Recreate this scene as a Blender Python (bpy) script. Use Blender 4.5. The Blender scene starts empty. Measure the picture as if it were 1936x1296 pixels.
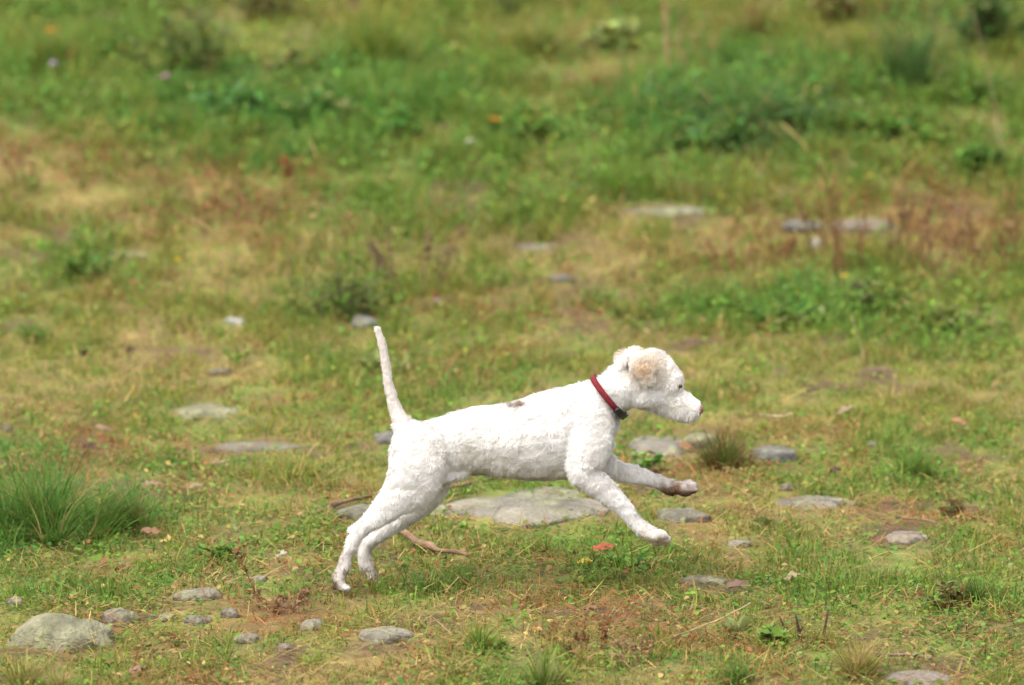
import bpy, bmesh, math, random
import numpy as np
from mathutils import Vector, Matrix

random.seed(7)
rng = np.random.default_rng(11)
sc = bpy.context.scene
C = sc.collection

# ------------------------------------------------------------------ camera
PITCH = math.radians(10.0)
DIST = 16.4
FEET_ANG = PITCH + math.atan((1115 - 648) / 16407.0)
CAM = np.array([0.0, -DIST * math.cos(FEET_ANG), DIST * math.sin(FEET_ANG)])
FPX = 200.0 / 23.6 * 1936.0
cd = bpy.data.cameras.new('camera')
cam = bpy.data.objects.new('camera', cd)
C.objects.link(cam)
cam.location = CAM
cam.rotation_euler = (math.pi / 2 - PITCH, 0, 0)
cd.lens = 200.0
cd.sensor_width = 23.6
cd.clip_start = 0.1
cd.clip_end = 6000
cd.dof.use_dof = True
cd.dof.focus_distance = 16.28
cd.dof.aperture_fstop = 2.7
sc.camera = cam

# ------------------------------------------------------------------ sky, sun, exposure (bright overcast)
SUN_EL, SUN_AZ = math.radians(62), math.radians(-52)     # high, a little from the left and the front
w = bpy.data.worlds.new('World'); sc.world = w; w.use_nodes = True
nt = w.node_tree; nt.nodes.clear()
out = nt.nodes.new('ShaderNodeOutputWorld'); bg = nt.nodes.new('ShaderNodeBackground')
sky = nt.nodes.new('ShaderNodeTexSky'); sky.sky_type = 'NISHITA'; sky.sun_disc = False
sky.sun_elevation = SUN_EL; sky.sun_rotation = math.radians(-128)
sky.air_density = 1.0; sky.dust_density = 4.0; sky.ozone_density = 1.0
hs = nt.nodes.new('ShaderNodeHueSaturation'); hs.inputs['Saturation'].default_value = 0.22   # a cloud-covered sky
nt.links.new(sky.outputs[0], hs.inputs['Color'])
nt.links.new(hs.outputs[0], bg.inputs['Color'])
bg.inputs['Strength'].default_value = 0.15
nt.links.new(bg.outputs[0], out.inputs['Surface'])
sd = bpy.data.lights.new('sun', 'SUN'); sun = bpy.data.objects.new('sun', sd); C.objects.link(sun)
sd.energy = 0.85; sd.angle = math.radians(45); sd.color = (1.0, 0.955, 0.88)
tosun = Vector((-0.36, -0.28, 0.89)).normalized()
sun.rotation_euler = tosun.to_track_quat('Z', 'Y').to_euler()
sun.location = (0, 0, 20)
vs = sc.view_settings
vs.view_transform = 'Standard'; vs.look = 'None'; vs.exposure = 1.74; vs.gamma = 1.0; vs.use_curve_mapping = False
sc.cycles.max_bounces = 6; sc.cycles.transparent_max_bounces = 4
sc.cycles.diffuse_bounces = 4; sc.cycles.transmission_bounces = 3

# ------------------------------------------------------------------ numpy helpers
def _h(ix, iy, iz, s):
    n = (ix * 374761393 + iy * 668265263 + iz * 1440662683 + s * 1274126177) & 0xffffffff
    n = ((n ^ (n >> 13)) * 1274126177) & 0xffffffff
    n = ((n ^ (n >> 16)) * 2246822519) & 0xffffffff
    return ((n ^ (n >> 15)) & 0xffffff) / float(0xffffff)
def vnoise(x, y, z=0.0, s=0):
    x = np.asarray(x, float); y = np.asarray(y, float); z = np.zeros_like(x) + z
    ix, iy, iz = (np.floor(a).astype(np.int64) for a in (x, y, z))
    fx, fy, fz = x - ix, y - iy, z - iz
    fx, fy, fz = (f * f * (3 - 2 * f) for f in (fx, fy, fz))
    r = 0
    for a in (0, 1):
        for b in (0, 1):
            for c in (0, 1):
                wgt = (fx if a else 1 - fx) * (fy if b else 1 - fy) * (fz if c else 1 - fz)
                r = r + wgt * _h(ix + a, iy + b, iz + c, s)
    return r * 2 - 1
def fbm(x, y, z=0.0, s=0, o=4):
    r = 0; a = 1.0; t = 0
    for i in range(o):
        f = 2.0 ** i
        r = r + a * vnoise(x * f + 17.3 * i, y * f - 9.1 * i, np.asarray(z) * f + 3.7 * i, s + i); t += a; a *= 0.5
    return r / t
def sstep(a, b, x):
    t = np.clip((x - a) / (b - a), 0, 1); return t * t * (3 - 2 * t)

def height(x, y):
    x = np.asarray(x, float); y = np.asarray(y, float)
    near = np.exp(-np.clip(np.abs(y) - 14, 0, None) / 10.0)
    z = 0.030 * fbm(x * 0.9, y * 0.7, 0, 5, 3) + 0.012 * fbm(x * 4, y * 4, 0, 9, 3)
    z = z * near
    r = np.clip(y - 2.6, 0, 14)
    z = z + 0.085 * r * sstep(0, 2.0, r)
    return z
H0 = float(height(-0.28, -0.04))
def gz(x, y): return height(x, y) - H0

FWD = np.array([0, math.cos(PITCH), -math.sin(PITCH)]); UPV = np.array([0, math.sin(PITCH), math.cos(PITCH)]); RT = np.array([1.0, 0, 0])
def ray(px, py):
    d = FWD + RT * (px - 968) / FPX - UPV * (py - 648) / FPX
    return d
def P(px, py):                       # where the sight line of that spot meets the ground
    d = ray(px, py); t = 14.0
    for i in range(60):
        p = CAM + d * t
        dz = p[2] - float(gz(p[0], p[1]))
        t += dz / (-d[2] + 0.06)
        if abs(dz) < 1e-5: break
    return CAM + d * t
def Q(px, py, y=0.0):                # a point of the upright plane at depth y
    d = ray(px, py); return CAM + d * ((y - CAM[1]) / d[1])
def scale_at(p): return float(np.dot(np.asarray(p) - CAM, FWD)) / FPX     # metres per photo pixel there

# ------------------------------------------------------------------ mesh helpers
def raw_mesh(name, verts, faces_list, cols=None, smooth=True):
    """faces_list: list of (n,k) int arrays"""
    me = bpy.data.meshes.new(name)
    verts = np.asarray(verts, np.float32)
    me.vertices.add(len(verts)); me.vertices.foreach_set('co', verts.ravel())
    faces_list = [np.asarray(f, np.int32) for f in faces_list if len(f)]
    li = np.concatenate([f.ravel() for f in faces_list])
    tot = np.concatenate([np.full(len(f), f.shape[1], np.int32) for f in faces_list])
    st = np.concatenate([[0], np.cumsum(tot)[:-1]]).astype(np.int32)
    me.loops.add(len(li)); me.loops.foreach_set('vertex_index', li)
    me.polygons.add(len(tot)); me.polygons.foreach_set('loop_start', st); me.polygons.foreach_set('loop_total', tot)
    if smooth: me.polygons.foreach_set('use_smooth', np.ones(len(tot), bool))
    if cols is not None:
        a = me.attributes.new('Col', 'FLOAT_COLOR', 'POINT')
        c4 = np.ones((len(verts), 4), np.float32); c4[:, :3] = cols
        a.data.foreach_set('color', c4.ravel())
    me.update(); me.validate()
    return me
def link(name, me, mat, parent=None, loc=None):
    o = bpy.data.objects.new(name, me); C.objects.link(o)
    if mat is not None:
        me.materials.clear(); me.materials.append(mat)
    if parent is not None: o.parent = parent
    if loc is not None: o.location = loc
    return o
def empty(name, loc):
    o = bpy.data.objects.new(name, None); C.objects.link(o); o.location = loc; o.empty_display_size = 0.05
    return o
def tag(o, label, cat, group=None):
    o['label'] = label; o['category'] = cat
    if group: o['group'] = group
    return o

def blades(base, hgt, wid, az, lean, bend, c0, c1, segs=2, face=None):
    """tapering bent grass blades. base (n,3); az heading of the lean; lean start angle from vertical, bend extra angle at tip"""
    n = len(base); az = np.asarray(az); hgt = np.broadcast_to(hgt, n); wid = np.broadcast_to(wid, n)
    lean = np.broadcast_to(lean, n); bend = np.broadcast_to(bend, n)
    dirx, diry = np.cos(az), np.sin(az)
    fa = az + np.pi / 2 + (rng.normal(0, 0.7, n) if face is None else face)
    sx, sy = np.cos(fa), np.sin(fa)
    rows = []; p = base.copy(); cols = []
    prof = {2: [1.0, 0.8, 0], 3: [0.85, 1.0, 0.65, 0], 4: [0.8, 1.0, 0.85, 0.5, 0], 5: [.8, 1, .95, .75, .4, 0]}[segs]
    for k in range(segs + 1):
        f = k / segs
        cc = c0 * (1 - f) + c1 * f
        if k < segs:
            hw = (wid * prof[k] * 0.5)[:, None]
            sv = np.stack([sx, sy, np.zeros(n)], 1)
            rows += [p - sv * hw, p + sv * hw]; cols += [cc, cc]
        else:
            rows.append(p.copy()); cols.append(cc)
        a = lean + bend * (f + 0.5 / segs)
        st = (hgt / segs)[:, None]
        p = p + st * np.stack([np.sin(a) * dirx, np.sin(a) * diry, np.cos(a)], 1)
    V = np.stack(rows, 1).reshape(-1, 3); Cc = np.stack(cols, 1).reshape(-1, 3)
    m = 2 * segs + 1; b0 = (np.arange(n) * m)[:, None]
    quads = [b0 + np.array([2 * k, 2 * k + 1, 2 * k + 3, 2 * k + 2]) for k in range(segs - 1)]
    tri = b0 + np.array([2 * segs - 2, 2 * segs - 1, 2 * segs])
    return V, (np.concatenate(quads) if quads else np.zeros((0, 4), int)), tri, Cc

def leaves(base, dirv, up, length, width, cols, fold=0.15):
    """pointed-oval leaf faces: base (n,3), dirv, up unit (n,3)"""
    n = len(base); length = np.broadcast_to(length, n)[:, None]; width = np.broadcast_to(width, n)[:, None]
    side = np.cross(dirv, up); side /= np.linalg.norm(side, axis=1)[:, None] + 1e-9
    upn = np.cross(side, dirv)
    droop = -0.18 * length * upn
    v = [base, base + dirv * length * 0.35 - side * width * 0.5 + upn * width * fold, base + dirv * length * 0.35 + side * width * 0.5 + upn * width * fold,
         base + dirv * length * 0.45, base + dirv * length * 0.75 - side * width * 0.36 + upn * width * fold + droop * .5,
         base + dirv * length * 0.75 + side * width * 0.36 + upn * width * fold + droop * .5, base + dirv * length + droop]
    V = np.stack(v, 1).reshape(-1, 3); Cc = np.repeat(cols, 7, 0)
    b0 = (np.arange(n) * 7)[:, None]
    q = np.concatenate([b0 + np.array([0, 3, 4, 1]), b0 + np.array([0, 2, 5, 3]), b0 + np.array([3, 5, 6, 4])])
    # [3,5,6,4] is the tip quad
    return V, q, Cc

class MB:                                    # collects vertices, quads, tris and colours
    def __init__(s): s.v = []; s.q = []; s.t = []; s.c = []; s.n = 0
    def add(s, v, q=None, t=None, c=None):
        if q is not None and len(q): s.q.append(np.asarray(q) + s.n)
        if t is not None and len(t): s.t.append(np.asarray(t) + s.n)
        v = np.asarray(v, float); s.v.append(v)
        c = np.asarray(c, float)
        if c.ndim == 1: c = np.repeat(c[None], len(v), 0)
        s.c.append(c); s.n += len(v)
    def tube(s, pts, rad, col, k=5):
        pts = np.asarray(pts, float); m = len(pts); rad = np.broadcast_to(rad, m)
        T = np.gradient(pts, axis=0); T /= np.linalg.norm(T, axis=1)[:, None] + 1e-9
        ref = np.array([0.31, 0.91, 0.27]); U = np.cross(T, ref); U /= np.linalg.norm(U, axis=1)[:, None] + 1e-9
        W = np.cross(T, U); th = np.arange(k) * 2 * np.pi / k
        ring = pts[:, None] + rad[:, None, None] * (U[:, None] * np.cos(th)[None, :, None] + W[:, None] * np.sin(th)[None, :, None])
        V = ring.reshape(-1, 3); q = []
        for i in range(m - 1):
            for j in range(k):
                q.append((i * k + j, i * k + (j + 1) % k, (i + 1) * k + (j + 1) % k, (i + 1) * k + j))
        V = np.concatenate([V, pts[:1] , pts[-1:]]); t = []
        for j in range(k):
            t.append((m * k, (j + 1) % k, j)); t.append((m * k + 1, (m - 1) * k + j, (m - 1) * k + (j + 1) % k))
        cc = np.asarray(col, float)
        if cc.ndim == 2: cc = np.concatenate([np.repeat(cc, k, 0), cc[:1], cc[-1:]])
        s.add(V, q, t, cc)
    def build(s, name, mat, parent=None, loc=None, origin=None):
        V = np.concatenate(s.v); 
        if origin is not None: V = V - np.asarray(origin)
        me = raw_mesh(name, V, [np.concatenate(s.q) if s.q else np.zeros((0, 4)), np.concatenate(s.t) if s.t else np.zeros((0, 3))], np.concatenate(s.c))
        return link(name, me, mat, parent, loc)

# ------------------------------------------------------------------ materials
def mat(name):
    m = bpy.data.materials.new(name); m.use_nodes = True; m.node_tree.nodes.clear()
    return m, m.node_tree, m.node_tree.nodes.new('ShaderNodeOutputMaterial')
def leaf_mat(name, trans=0.35, rough=0.6, spec=0.25):
    m, t, o = mat(name); N = t.nodes.new
    at = N('ShaderNodeAttribute'); at.attribute_name = 'Col'
    p = N('ShaderNodeBsdfPrincipled'); p.inputs['Roughness'].default_value = rough; p.inputs['Specular IOR Level'].default_value = spec
    tr = N('ShaderNodeBsdfTranslucent'); mx = N('ShaderNodeMixShader'); mx.inputs[0].default_value = trans
    t.links.new(at.outputs['Color'], p.inputs['Base Color']); t.links.new(at.outputs['Color'], tr.inputs['Color'])
    t.links.new(p.outputs[0], mx.inputs[1]); t.links.new(tr.outputs[0], mx.inputs[2]); t.links.new(mx.outputs[0], o.inputs['Surface'])
    return m
def noise_mat(name, stops, scale=8, rough=0.9, bump=0.3, bscale=60, detail=6, attr=False, spec=0.2):
    m, t, o = mat(name); N = t.nodes.new; L = t.links.new
    tc = N('ShaderNodeTexCoord'); n1 = N('ShaderNodeTexNoise'); n1.inputs['Scale'].default_value = scale; n1.inputs['Detail'].default_value = detail
    n1.inputs['Roughness'].default_value = 0.65
    cr = N('ShaderNodeValToRGB'); e = cr.color_ramp.elements
    while len(e) < len(stops): e.new(0.5)
    for i, (pos, col) in enumerate(stops): e[i].position = pos; e[i].color = (*col, 1)
    p = N('ShaderNodeBsdfPrincipled'); p.inputs['Roughness'].default_value = rough; p.inputs['Specular IOR Level'].default_value = spec
    n2 = N('ShaderNodeTexNoise'); n2.inputs['Scale'].default_value = bscale; n2.inputs['Detail'].default_value = 5
    b = N('ShaderNodeBump'); b.inputs['Strength'].default_value = bump; b.inputs['Distance'].default_value = 0.01
    L(tc.outputs['Object'], n1.inputs['Vector']); L(tc.outputs['Object'], n2.inputs['Vector'])
    L(n1.outputs['Fac'], cr.inputs['Fac']); L(n2.outputs['Fac'], b.inputs['Height']); L(b.outputs[0], p.inputs['Normal'])
    if attr:
        at = N('ShaderNodeAttribute'); at.attribute_name = 'Col'
        mx = N('ShaderNodeMix'); mx.data_type = 'RGBA'; mx.blend_type = 'MULTIPLY'; mx.inputs['Factor'].default_value = 1.0
        L(at.outputs['Color'], mx.inputs['A']); L(cr.outputs['Color'], mx.inputs['B']); L(mx.outputs['Result'], p.inputs['Base Color'])
    else:
        L(cr.outputs['Color'], p.inputs['Base Color'])
    L(p.outputs[0], o.inputs['Surface'])
    return m
M_grass = leaf_mat('grass_blade', 0.42, 0.6, 0.12)
M_herb = leaf_mat('herb_leaf', 0.38, 0.55, 0.16)
M_dry = leaf_mat('dry_straw', 0.25, 0.8, 0.15)
M_stalk = noise_mat('dry_stalk', [(0.3, (0.75, 0.75, 0.75)), (0.7, (1.1, 1.1, 1.1))], 60, 0.85, 0.3, 300, attr=True)
M_ground = noise_mat('ground_soil', [(0.3, (0.75, 0.75, 0.75)), (0.5, (1, 1, 1)), (0.7, (1.25, 1.22, 1.15))], 30, 0.95, 0.6, 160, attr=True)
M_stone = noise_mat('weathered_stone', [(0.26, (0.5, 0.48, 0.43)), (0.43, (0.88, 0.88, 0.85)), (0.58, (1.08, 1.07, 1.03)), (0.74, (1.5, 1.48, 1.4))], 38, 0.95, 0.9, 110, 10, attr=True, spec=0.1)
M_fur = leaf_mat('dog_fur', 0.30, 0.8, 0.1)
M_skin = noise_mat('dog_skin', [(0.3, (0.92, 0.9, 0.88)), (0.7, (1.04, 1.04, 1.04))], 40, 0.9, 0.5, 120, attr=True)
M_wood = noise_mat('bare_wood', [(0.3, (0.55, 0.5, 0.45)), (0.55, (1, 1, 1)), (0.75, (1.35, 1.3, 1.2))], 30, 0.8, 0.5, 120, attr=True)
M_deadleaf = leaf_mat('dead_leaf', 0.2, 0.7, 0.2)
M_petal = leaf_mat('petal', 0.3, 0.6, 0.1)
def plain(name, col, rough, spec=0.5, bump=0.0, bs=200):
    return noise_mat(name, [(0.3, tuple(c * 0.8 for c in col)), (0.7, tuple(min(c * 1.2, 1) for c in col))], 90, rough, bump, bs, 3, False, spec)
M_collar = plain('red_webbing', (0.125, 0.006, 0.010), 0.75, 0.25, 0.5, 500)
M_buckle = plain('black_plastic', (0.008, 0.008, 0.009), 0.4, 0.5)
M_eye = plain('amber_eye', (0.022, 0.011, 0.006), 0.12, 0.6)
M_lid = plain('pink_eyelid', (0.30, 0.20, 0.165), 0.6, 0.3)
M_nose = plain('liver_nose', (0.20, 0.085, 0.062), 0.45, 0.4, 0.4, 400)

# palette: real surface colours
GREEN = np.array([0.092, 0.170, 0.021]); EMER = np.array([0.060, 0.165, 0.026]); YG = np.array([0.160, 0.172, 0.027])
STRAW = np.array([0.270, 0.198, 0.070]); RED = np.array([0.195, 0.086, 0.030]); DARK = np.array([0.050, 0.090, 0.020]); PALE = np.array([0.225, 0.262, 0.082])
TYPES = np.stack([GREEN, EMER, YG, STRAW, RED, DARK])
TI = dict(green=0, emer=1, yg=2, straw=3, red=4, dark=5)

# cover zones: (photo x, y, half width, half height, kind, strength); each becomes an ellipse on the ground
ZONES = [
 (150, 60, 220, 110, 'green', 1.2), (330, 90, 110, 90, 'dark', 1.2), (560, 215, 270, 70, 'emer', 1.6), (480, 85, 90, 45, 'yg', 1.2), (760, 60, 200, 80, 'yg', 1.0),
 (800, 160, 150, 70, 'green', 1.0), (1000, 70, 120, 60, 'yg', 0.8), (1130, 130, 120, 45, 'straw', 1.0), (1350, 190, 250, 80, 'emer', 1.6), (1250, 310, 300, 60, 'green', 1.2),
 (1300, 60, 140, 60, 'straw', 0.6), (1550, 60, 120, 60, 'red', 0.35), (1500, 40, 160, 60, 'yg', 1.0), (1720, 110, 120, 80, 'dark', 1.2), (1880, 40, 120, 60, 'dark', 1.0), (1800, 240, 220, 60, 'green', 1.2),
 (1700, 185, 90, 20, 'red', 0.6), (80, 310, 190, 45, 'red', 0.75), (260, 400, 300, 70, 'straw', 0.55), (440, 385, 150, 45, 'red', 0.9), (700, 400, 180, 50, 'green', 0.4), (960, 395, 200, 40, 'green', 1.0), (760, 270, 260, 50, 'green', 1.0),
 (1150, 460, 300, 45, 'straw', 0.5), (1420, 450, 220, 60, 'red', 0.45), (1750, 430, 260, 90, 'red', 0.5), (1350, 540, 260, 35, 'straw', 0.45), (1650, 610, 320, 60, 'green', 1.1), (1500, 590, 160, 30, 'emer', 0.8),
 (450, 560, 300, 50, 'straw', 0.35), (230, 560, 130, 25, 'red', 0.5), (640, 580, 140, 40, 'dark', 0.8), (100, 540, 120, 50, 'green', 0.6), (130, 690, 260, 60, 'straw', 0.5), (560, 650, 220, 40, 'yg', 0.8), (880, 660, 160, 50, 'green', 0.4), (930, 560, 200, 25, 'red', 0.4),
 (880, 690, 150, 20, 'red', 0.5), (1480, 720, 250, 60, 'yg', 0.9), (1750, 740, 250, 60, 'yg', 0.5), (1850, 850, 200, 60, 'green', 0.9), (1650, 880, 220, 45, 'green', 0.8),
 (60, 750, 120, 50, 'straw', 0.5), (180, 850, 70, 40, 'red', 1.0), (400, 850, 160, 14, 'red', 0.6), (120, 950, 240, 100, 'emer', 1.2), (400, 900, 200, 40, 'green', 0.7), (640, 920, 120, 40, 'yg', 0.6), (660, 965, 70, 20, 'red', 0.8),
 (420, 1020, 300, 50, 'green', 0.7), (560, 1150, 140, 40, 'red', 0.75), (800, 1110, 160, 25, 'green', 1.4), (1120, 1040, 240, 40, 'green', 0.8), (1250, 930, 120, 20, 'red', 0.6), (1450, 1000, 150, 30, 'straw', 0.5), (1480, 840, 80, 30, 'red', 0.6),
 (1150, 1200, 220, 70, 'red', 0.6), (1250, 1180, 150, 50, 'straw', 0.5), (850, 1200, 160, 60, 'straw', 0.6), (600, 1260, 200, 50, 'straw', 0.7), (1500, 1110, 180, 40, 'green', 0.8), (1850, 1080, 150, 80, 'green', 0.9), (1850, 1200, 120, 60, 'dark', 0.5),
 (200, 1270, 220, 40, 'green', 0.5), (950, 1240, 120, 50, 'green', 0.8), (1400, 1280, 150, 40, 'emer', 0.6), (1700, 980, 140, 30, 'red', 0.8), (1800, 960, 50, 20, 'dark', 0.8), (820, 1160, 160, 15, 'red', 0.6), (1020, 860, 200, 40, 'green', 0.4), (480, 790, 80, 15, 'yg', 0.4),
]
ZW = []
for (zx, zy, rx, ry, kd, sg) in ZONES:
    c = P(zx, zy); s = scale_at(c)
    yb = P(zx, zy + ry)[1]; yt = P(zx, max(zy - ry, -60))[1]
    ZW.append((c[0], 0.5 * (yb + yt), rx * s, max(0.5 * (yt - yb), 0.05), TI[kd], sg))
BANDS_PX = [-80, 120, 250, 330, 430, 560, 760, 900, 1050, 1290]
BANDS_Y = np.array([P(968, b)[1] for b in BANDS_PX])[::-1]
#            green emer  yg  straw red dark
BANDS_W = np.array([[.38, .14, .50, .07, .05, .05], [.38, .16, .48, .07, .04, .04], [.40, .16, .42, .09, .04, .01], [.36, .08, .40, .16, .06, 0], [.24, .04, .46, .26, .10, 0],
                    [.26, .05, .44, .24, .09, 0], [.30, .04, .44, .18, .12, 0], [.30, .05, .38, .22, .17, 0], [.36, .07, .32, .18, .19, 0], [.33, .06, .30, .22, .22, .02]])[::-1]
def cover(x, y):
    wv = np.stack([np.interp(y, BANDS_Y, BANDS_W[:, k]) for k in range(6)], 1)
    nx = x + 0.10 * fbm(x * 3, y * 3, 0, 41, 3); ny = y + 0.25 * fbm(x * 3, y * 2, 0, 47, 3)
    for (cx, cy, rx, ry, k, sg) in ZW:
        d = ((nx - cx) / rx) ** 2 + ((ny - cy) / ry) ** 2
        wv[:, k] += sg * np.exp(-d * 1.1)
    pn = [fbm(x * 5, y * 4, 0, 60 + k, 3) for k in range(6)]
    for k in range(6): wv[:, k] *= np.clip(1 + 1.6 * pn[k], 0.1, 3)
    return wv / wv.sum(1)[:, None]
def pick(wv, x, y):
    cs = np.cumsum(wv, 1)
    nz = 0.5 + 0.75 * fbm(x * 16, y * 9, 0, 71, 2)          # neighbours tend to be of one kind
    u = np.where(rng.random(len(x)) < 0.55, np.clip(nz + rng.normal(0, 0.06, len(x)), 0, 0.999), rng.random(len(x)))[:, None]
    return np.clip((u > cs).sum(1), 0, 5)

# ------------------------------------------------------------------ stones: footprints first, so that the sward leaves them room
# name, x0,y0,x1,y1 (extent in the photo), share of it that is height, colour, label
GREY = (0.128, 0.115, 0.090); PALEG = (0.160, 0.145, 0.116); LICH = (0.150, 0.142, 0.094); BLUE = (0.112, 0.107, 0.098); WHITE = (0.25, 0.24, 0.22)
STONES = [
 ('boulder', 4, 1132, 216, 1232, .66, LICH, 'large rounded lichen grey boulder at lower left of the meadow', 'boulder'),
 ('stone', 188, 1142, 262, 1182, .5, GREY, 'grey stone touching the right side of the rounded lichen boulder', 'stone'),
 ('stone', 328, 1112, 428, 1138, .55, GREY, 'long low grey stone behind the little stones near the red dock stalk', 'stone'),
 ('stone', 350, 1156, 396, 1186, .5, GREY, 'small grey stone in front of the long low stone', 'stone'),
 ('stone', 416, 1148, 454, 1172, .6, GREY, 'small rounded grey stone left of the reddish dock base', 'stone'),
 ('stone', 562, 1168, 612, 1194, .55, PALEG, 'small pale grey stone right of the reddish dock base', 'stone'),
 ('stone', 444, 1196, 492, 1216, .55, PALEG, 'small pale stone nearest the bottom left grass', 'stone'),
 ('stone', 524, 1214, 556, 1236, .5, (0.13, 0.105, 0.085), 'tiny brownish stone among dry grass at bottom left', 'stone'),
 ('stone', 676, 1184, 786, 1218, .45, PALEG, 'flat tilted pale stone below the paw of the dog', 'stone'),
 ('stone', 10, 1130, 44, 1146, .6, GREY, 'small grey stone behind the rounded lichen boulder at left edge', 'stone'),
 ('stone', 300, 1160, 330, 1176, .5, LICH, 'tiny mossy stone between the boulder and the small grey stones', 'stone'),
 ('stone', 474, 1090, 506, 1102, .5, PALEG, 'tiny pale stone in the grass left of the hind paws', 'stone'),
 ('stone_slab', 770, 922, 1158, 1004, .22, PALEG, 'broad flat grey stone slab beneath the running dog', 'stone slab'),
 ('stone', 640, 956, 742, 986, .4, GREY, 'flat grey stone behind the hind legs with dead stalks on it', 'stone'),
 ('stone', 320, 758, 462, 794, .5, LICH, 'low arched grey stone, left and farther of the two behind the tail', 'stone'),
 ('stone', 404, 828, 576, 856, .5, GREY, 'long flat grey stone left of the rump of the dog', 'stone'),
 ('stone', 706, 816, 772, 842, .5, BLUE, 'blue grey stone half hidden behind the root of the tail', 'stone'),
 ('stone', 1186, 818, 1312, 868, .40, (0.150, 0.136, 0.115), 'broad smooth grey stone in front of the chest of the dog', 'stone'),
 ('stone', 1286, 814, 1352, 846, .45, LICH, 'greenish grey stone between broad stone and brown grass tuft', 'stone'),
 ('stone', 1418, 844, 1506, 876, .5, BLUE, 'sloping blue grey stone right of the brown grass tuft', 'stone'),
 ('stone', 1428, 930, 1636, 966, .5, PALEG, 'long wavy pale stone right of the raised front paw', 'stone'),
 ('stone', 1240, 962, 1346, 992, .4, GREY, 'flat grey stone just right of the lower front paw', 'stone'),
 ('stone', 1372, 1022, 1418, 1038, .5, PALEG, 'small pale flat stone in the grass below the long wavy stone', 'stone'),
 ('stone', 1282, 1088, 1378, 1110, .55, GREY, 'grey stone with bare earth beside it below the front paws', 'stone'),
 ('stone', 1472, 916, 1500, 930, .6, (0.13, 0.105, 0.085), 'tiny brownish stone just above the long wavy pale stone', 'stone'),
 ('stone', 1656, 1258, 1808, 1300, .45, (0.16, 0.135, 0.115), 'pale stone cut by the bottom edge at lower right', 'stone'),
 ('stone', 1668, 1004, 1752, 1030, .35, (0.16, 0.13, 0.105), 'brownish stone sunk in bare earth at right', 'stone'),
 ('stone', 188, 470, 292, 492, .5, PALEG, 'blurred pale flat stone in the far dry grass at left', 'stone'),
 ('stone', 424, 602, 462, 616, .6, WHITE, 'small whitish stone in the grass left of the tail tip', 'stone'),
 ('stone', 392, 698, 440, 712, .5, GREY, 'small half buried grey stone above the low arched stone', 'stone'),
 ('stone', 664, 598, 716, 622, .6, BLUE, 'dark blue grey stone under the thistle bush by the tail tip', 'stone'),
 ('stone', 1180, 388, 1356, 408, .4, PALEG, 'blurred long pale stone edge below the far lush grass', 'stone'),
 ('stone', 1484, 422, 1560, 442, .5, BLUE, 'blurred small bluish stone among dry stalks at far right', 'stone'),
 ('stone', 1572, 414, 1704, 438, .45, (0.14, 0.112, 0.092), 'blurred pinkish flat stone among dry stalks at far right', 'stone'),
 ('stone', 964, 456, 1060, 474, .45, (0.13, 0.112, 0.092), 'blurred pale flat stone in far dry grass near the middle', 'stone'),
 ('stone', 1036, 522, 1084, 536, .55, BLUE, 'blurred small blue grey stone beside bare brown earth above the dog', 'stone'),
 ('stone', 1530, 452, 1554, 468, .7, WHITE, 'tiny white stone in front of the far reddish stalks', 'stone'),
 ('stone', 0, 800, 22, 818, .5, GREY, 'small stone at the left edge above the big green tuft', 'stone'),
 ('stone', 1640, 836, 1660, 846, .6, GREY, 'tiny grey stone in the grass near the right green tuft', 'stone'),
]
SOIL = [  # bare earth: photo x, y, half width, half height
 (1390, 1118, 50, 14), (1700, 1012, 90, 20), (1250, 930, 90, 14), (660, 960, 50, 16), (400, 850, 110, 10), (1060, 535, 110, 10), (1000, 465, 110, 10), (240, 425, 60, 8), (1620, 1245, 70, 12), (180, 850, 50, 22), (700, 838, 60, 10),
 (560, 1150, 70, 20), (1480, 850, 40, 14), (1640, 430, 110, 12), (1270, 398, 120, 9), (1180, 838, 30, 20), (60, 1232, 120, 12), (1100, 1160, 90, 14), (1540, 750, 30, 8), (320, 930, 80, 12), (730, 1215, 90, 12), (1470, 425, 60, 8), (1320, 660, 70, 8)]
FOOT = []
def stone_geo(x0, y0, x1, y1, hf):
    f = P((x0 + x1) / 2, y1); s = scale_at(f); vis = (y1 - y0) * s; wd = (x1 - x0) * s
    ang = math.atan2(CAM[2] - f[2], f[1] - CAM[1])
    hg = vis * hf / math.cos(ang); dp = min(max((vis * (1 - hf)) / math.sin(ang) * 1.15, wd * 0.3), wd * 1.1)
    return f, wd, dp, hg
for st in STONES:
    f, wd, dp, hg = stone_geo(*st[1:6])
    FOOT.append((f[0], f[1] + dp / 2, wd / 2, dp / 2, hg))
SOILW = []
for (zx, zy, rx, ry) in SOIL:
    c = P(zx, zy); s = scale_at(c); SOILW.append((c[0], c[1], rx * s, 0.5 * (P(zx, zy - ry)[1] - P(zx, zy + ry)[1])))
def soil_w(x, y):
    r = np.zeros(len(x)); nx = x + 0.05 * fbm(x * 9, y * 9, 0, 81, 3); ny = y + 0.10 * fbm(x * 9, y * 7, 0, 83, 3)
    for (cx, cy, rx, ry) in SOILW: r = np.maximum(r, np.exp(-(((nx - cx) / rx) ** 2 + ((ny - cy) / ry) ** 2) * 1.2))
    fleck = sstep(0.30, 0.52, fbm(x * 7.5, y * 5.5, 0, 151, 4)) * np.where(np.abs(y) < 9, 0.85, 0)      # small worn spots everywhere
    return np.maximum(r, fleck)
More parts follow.
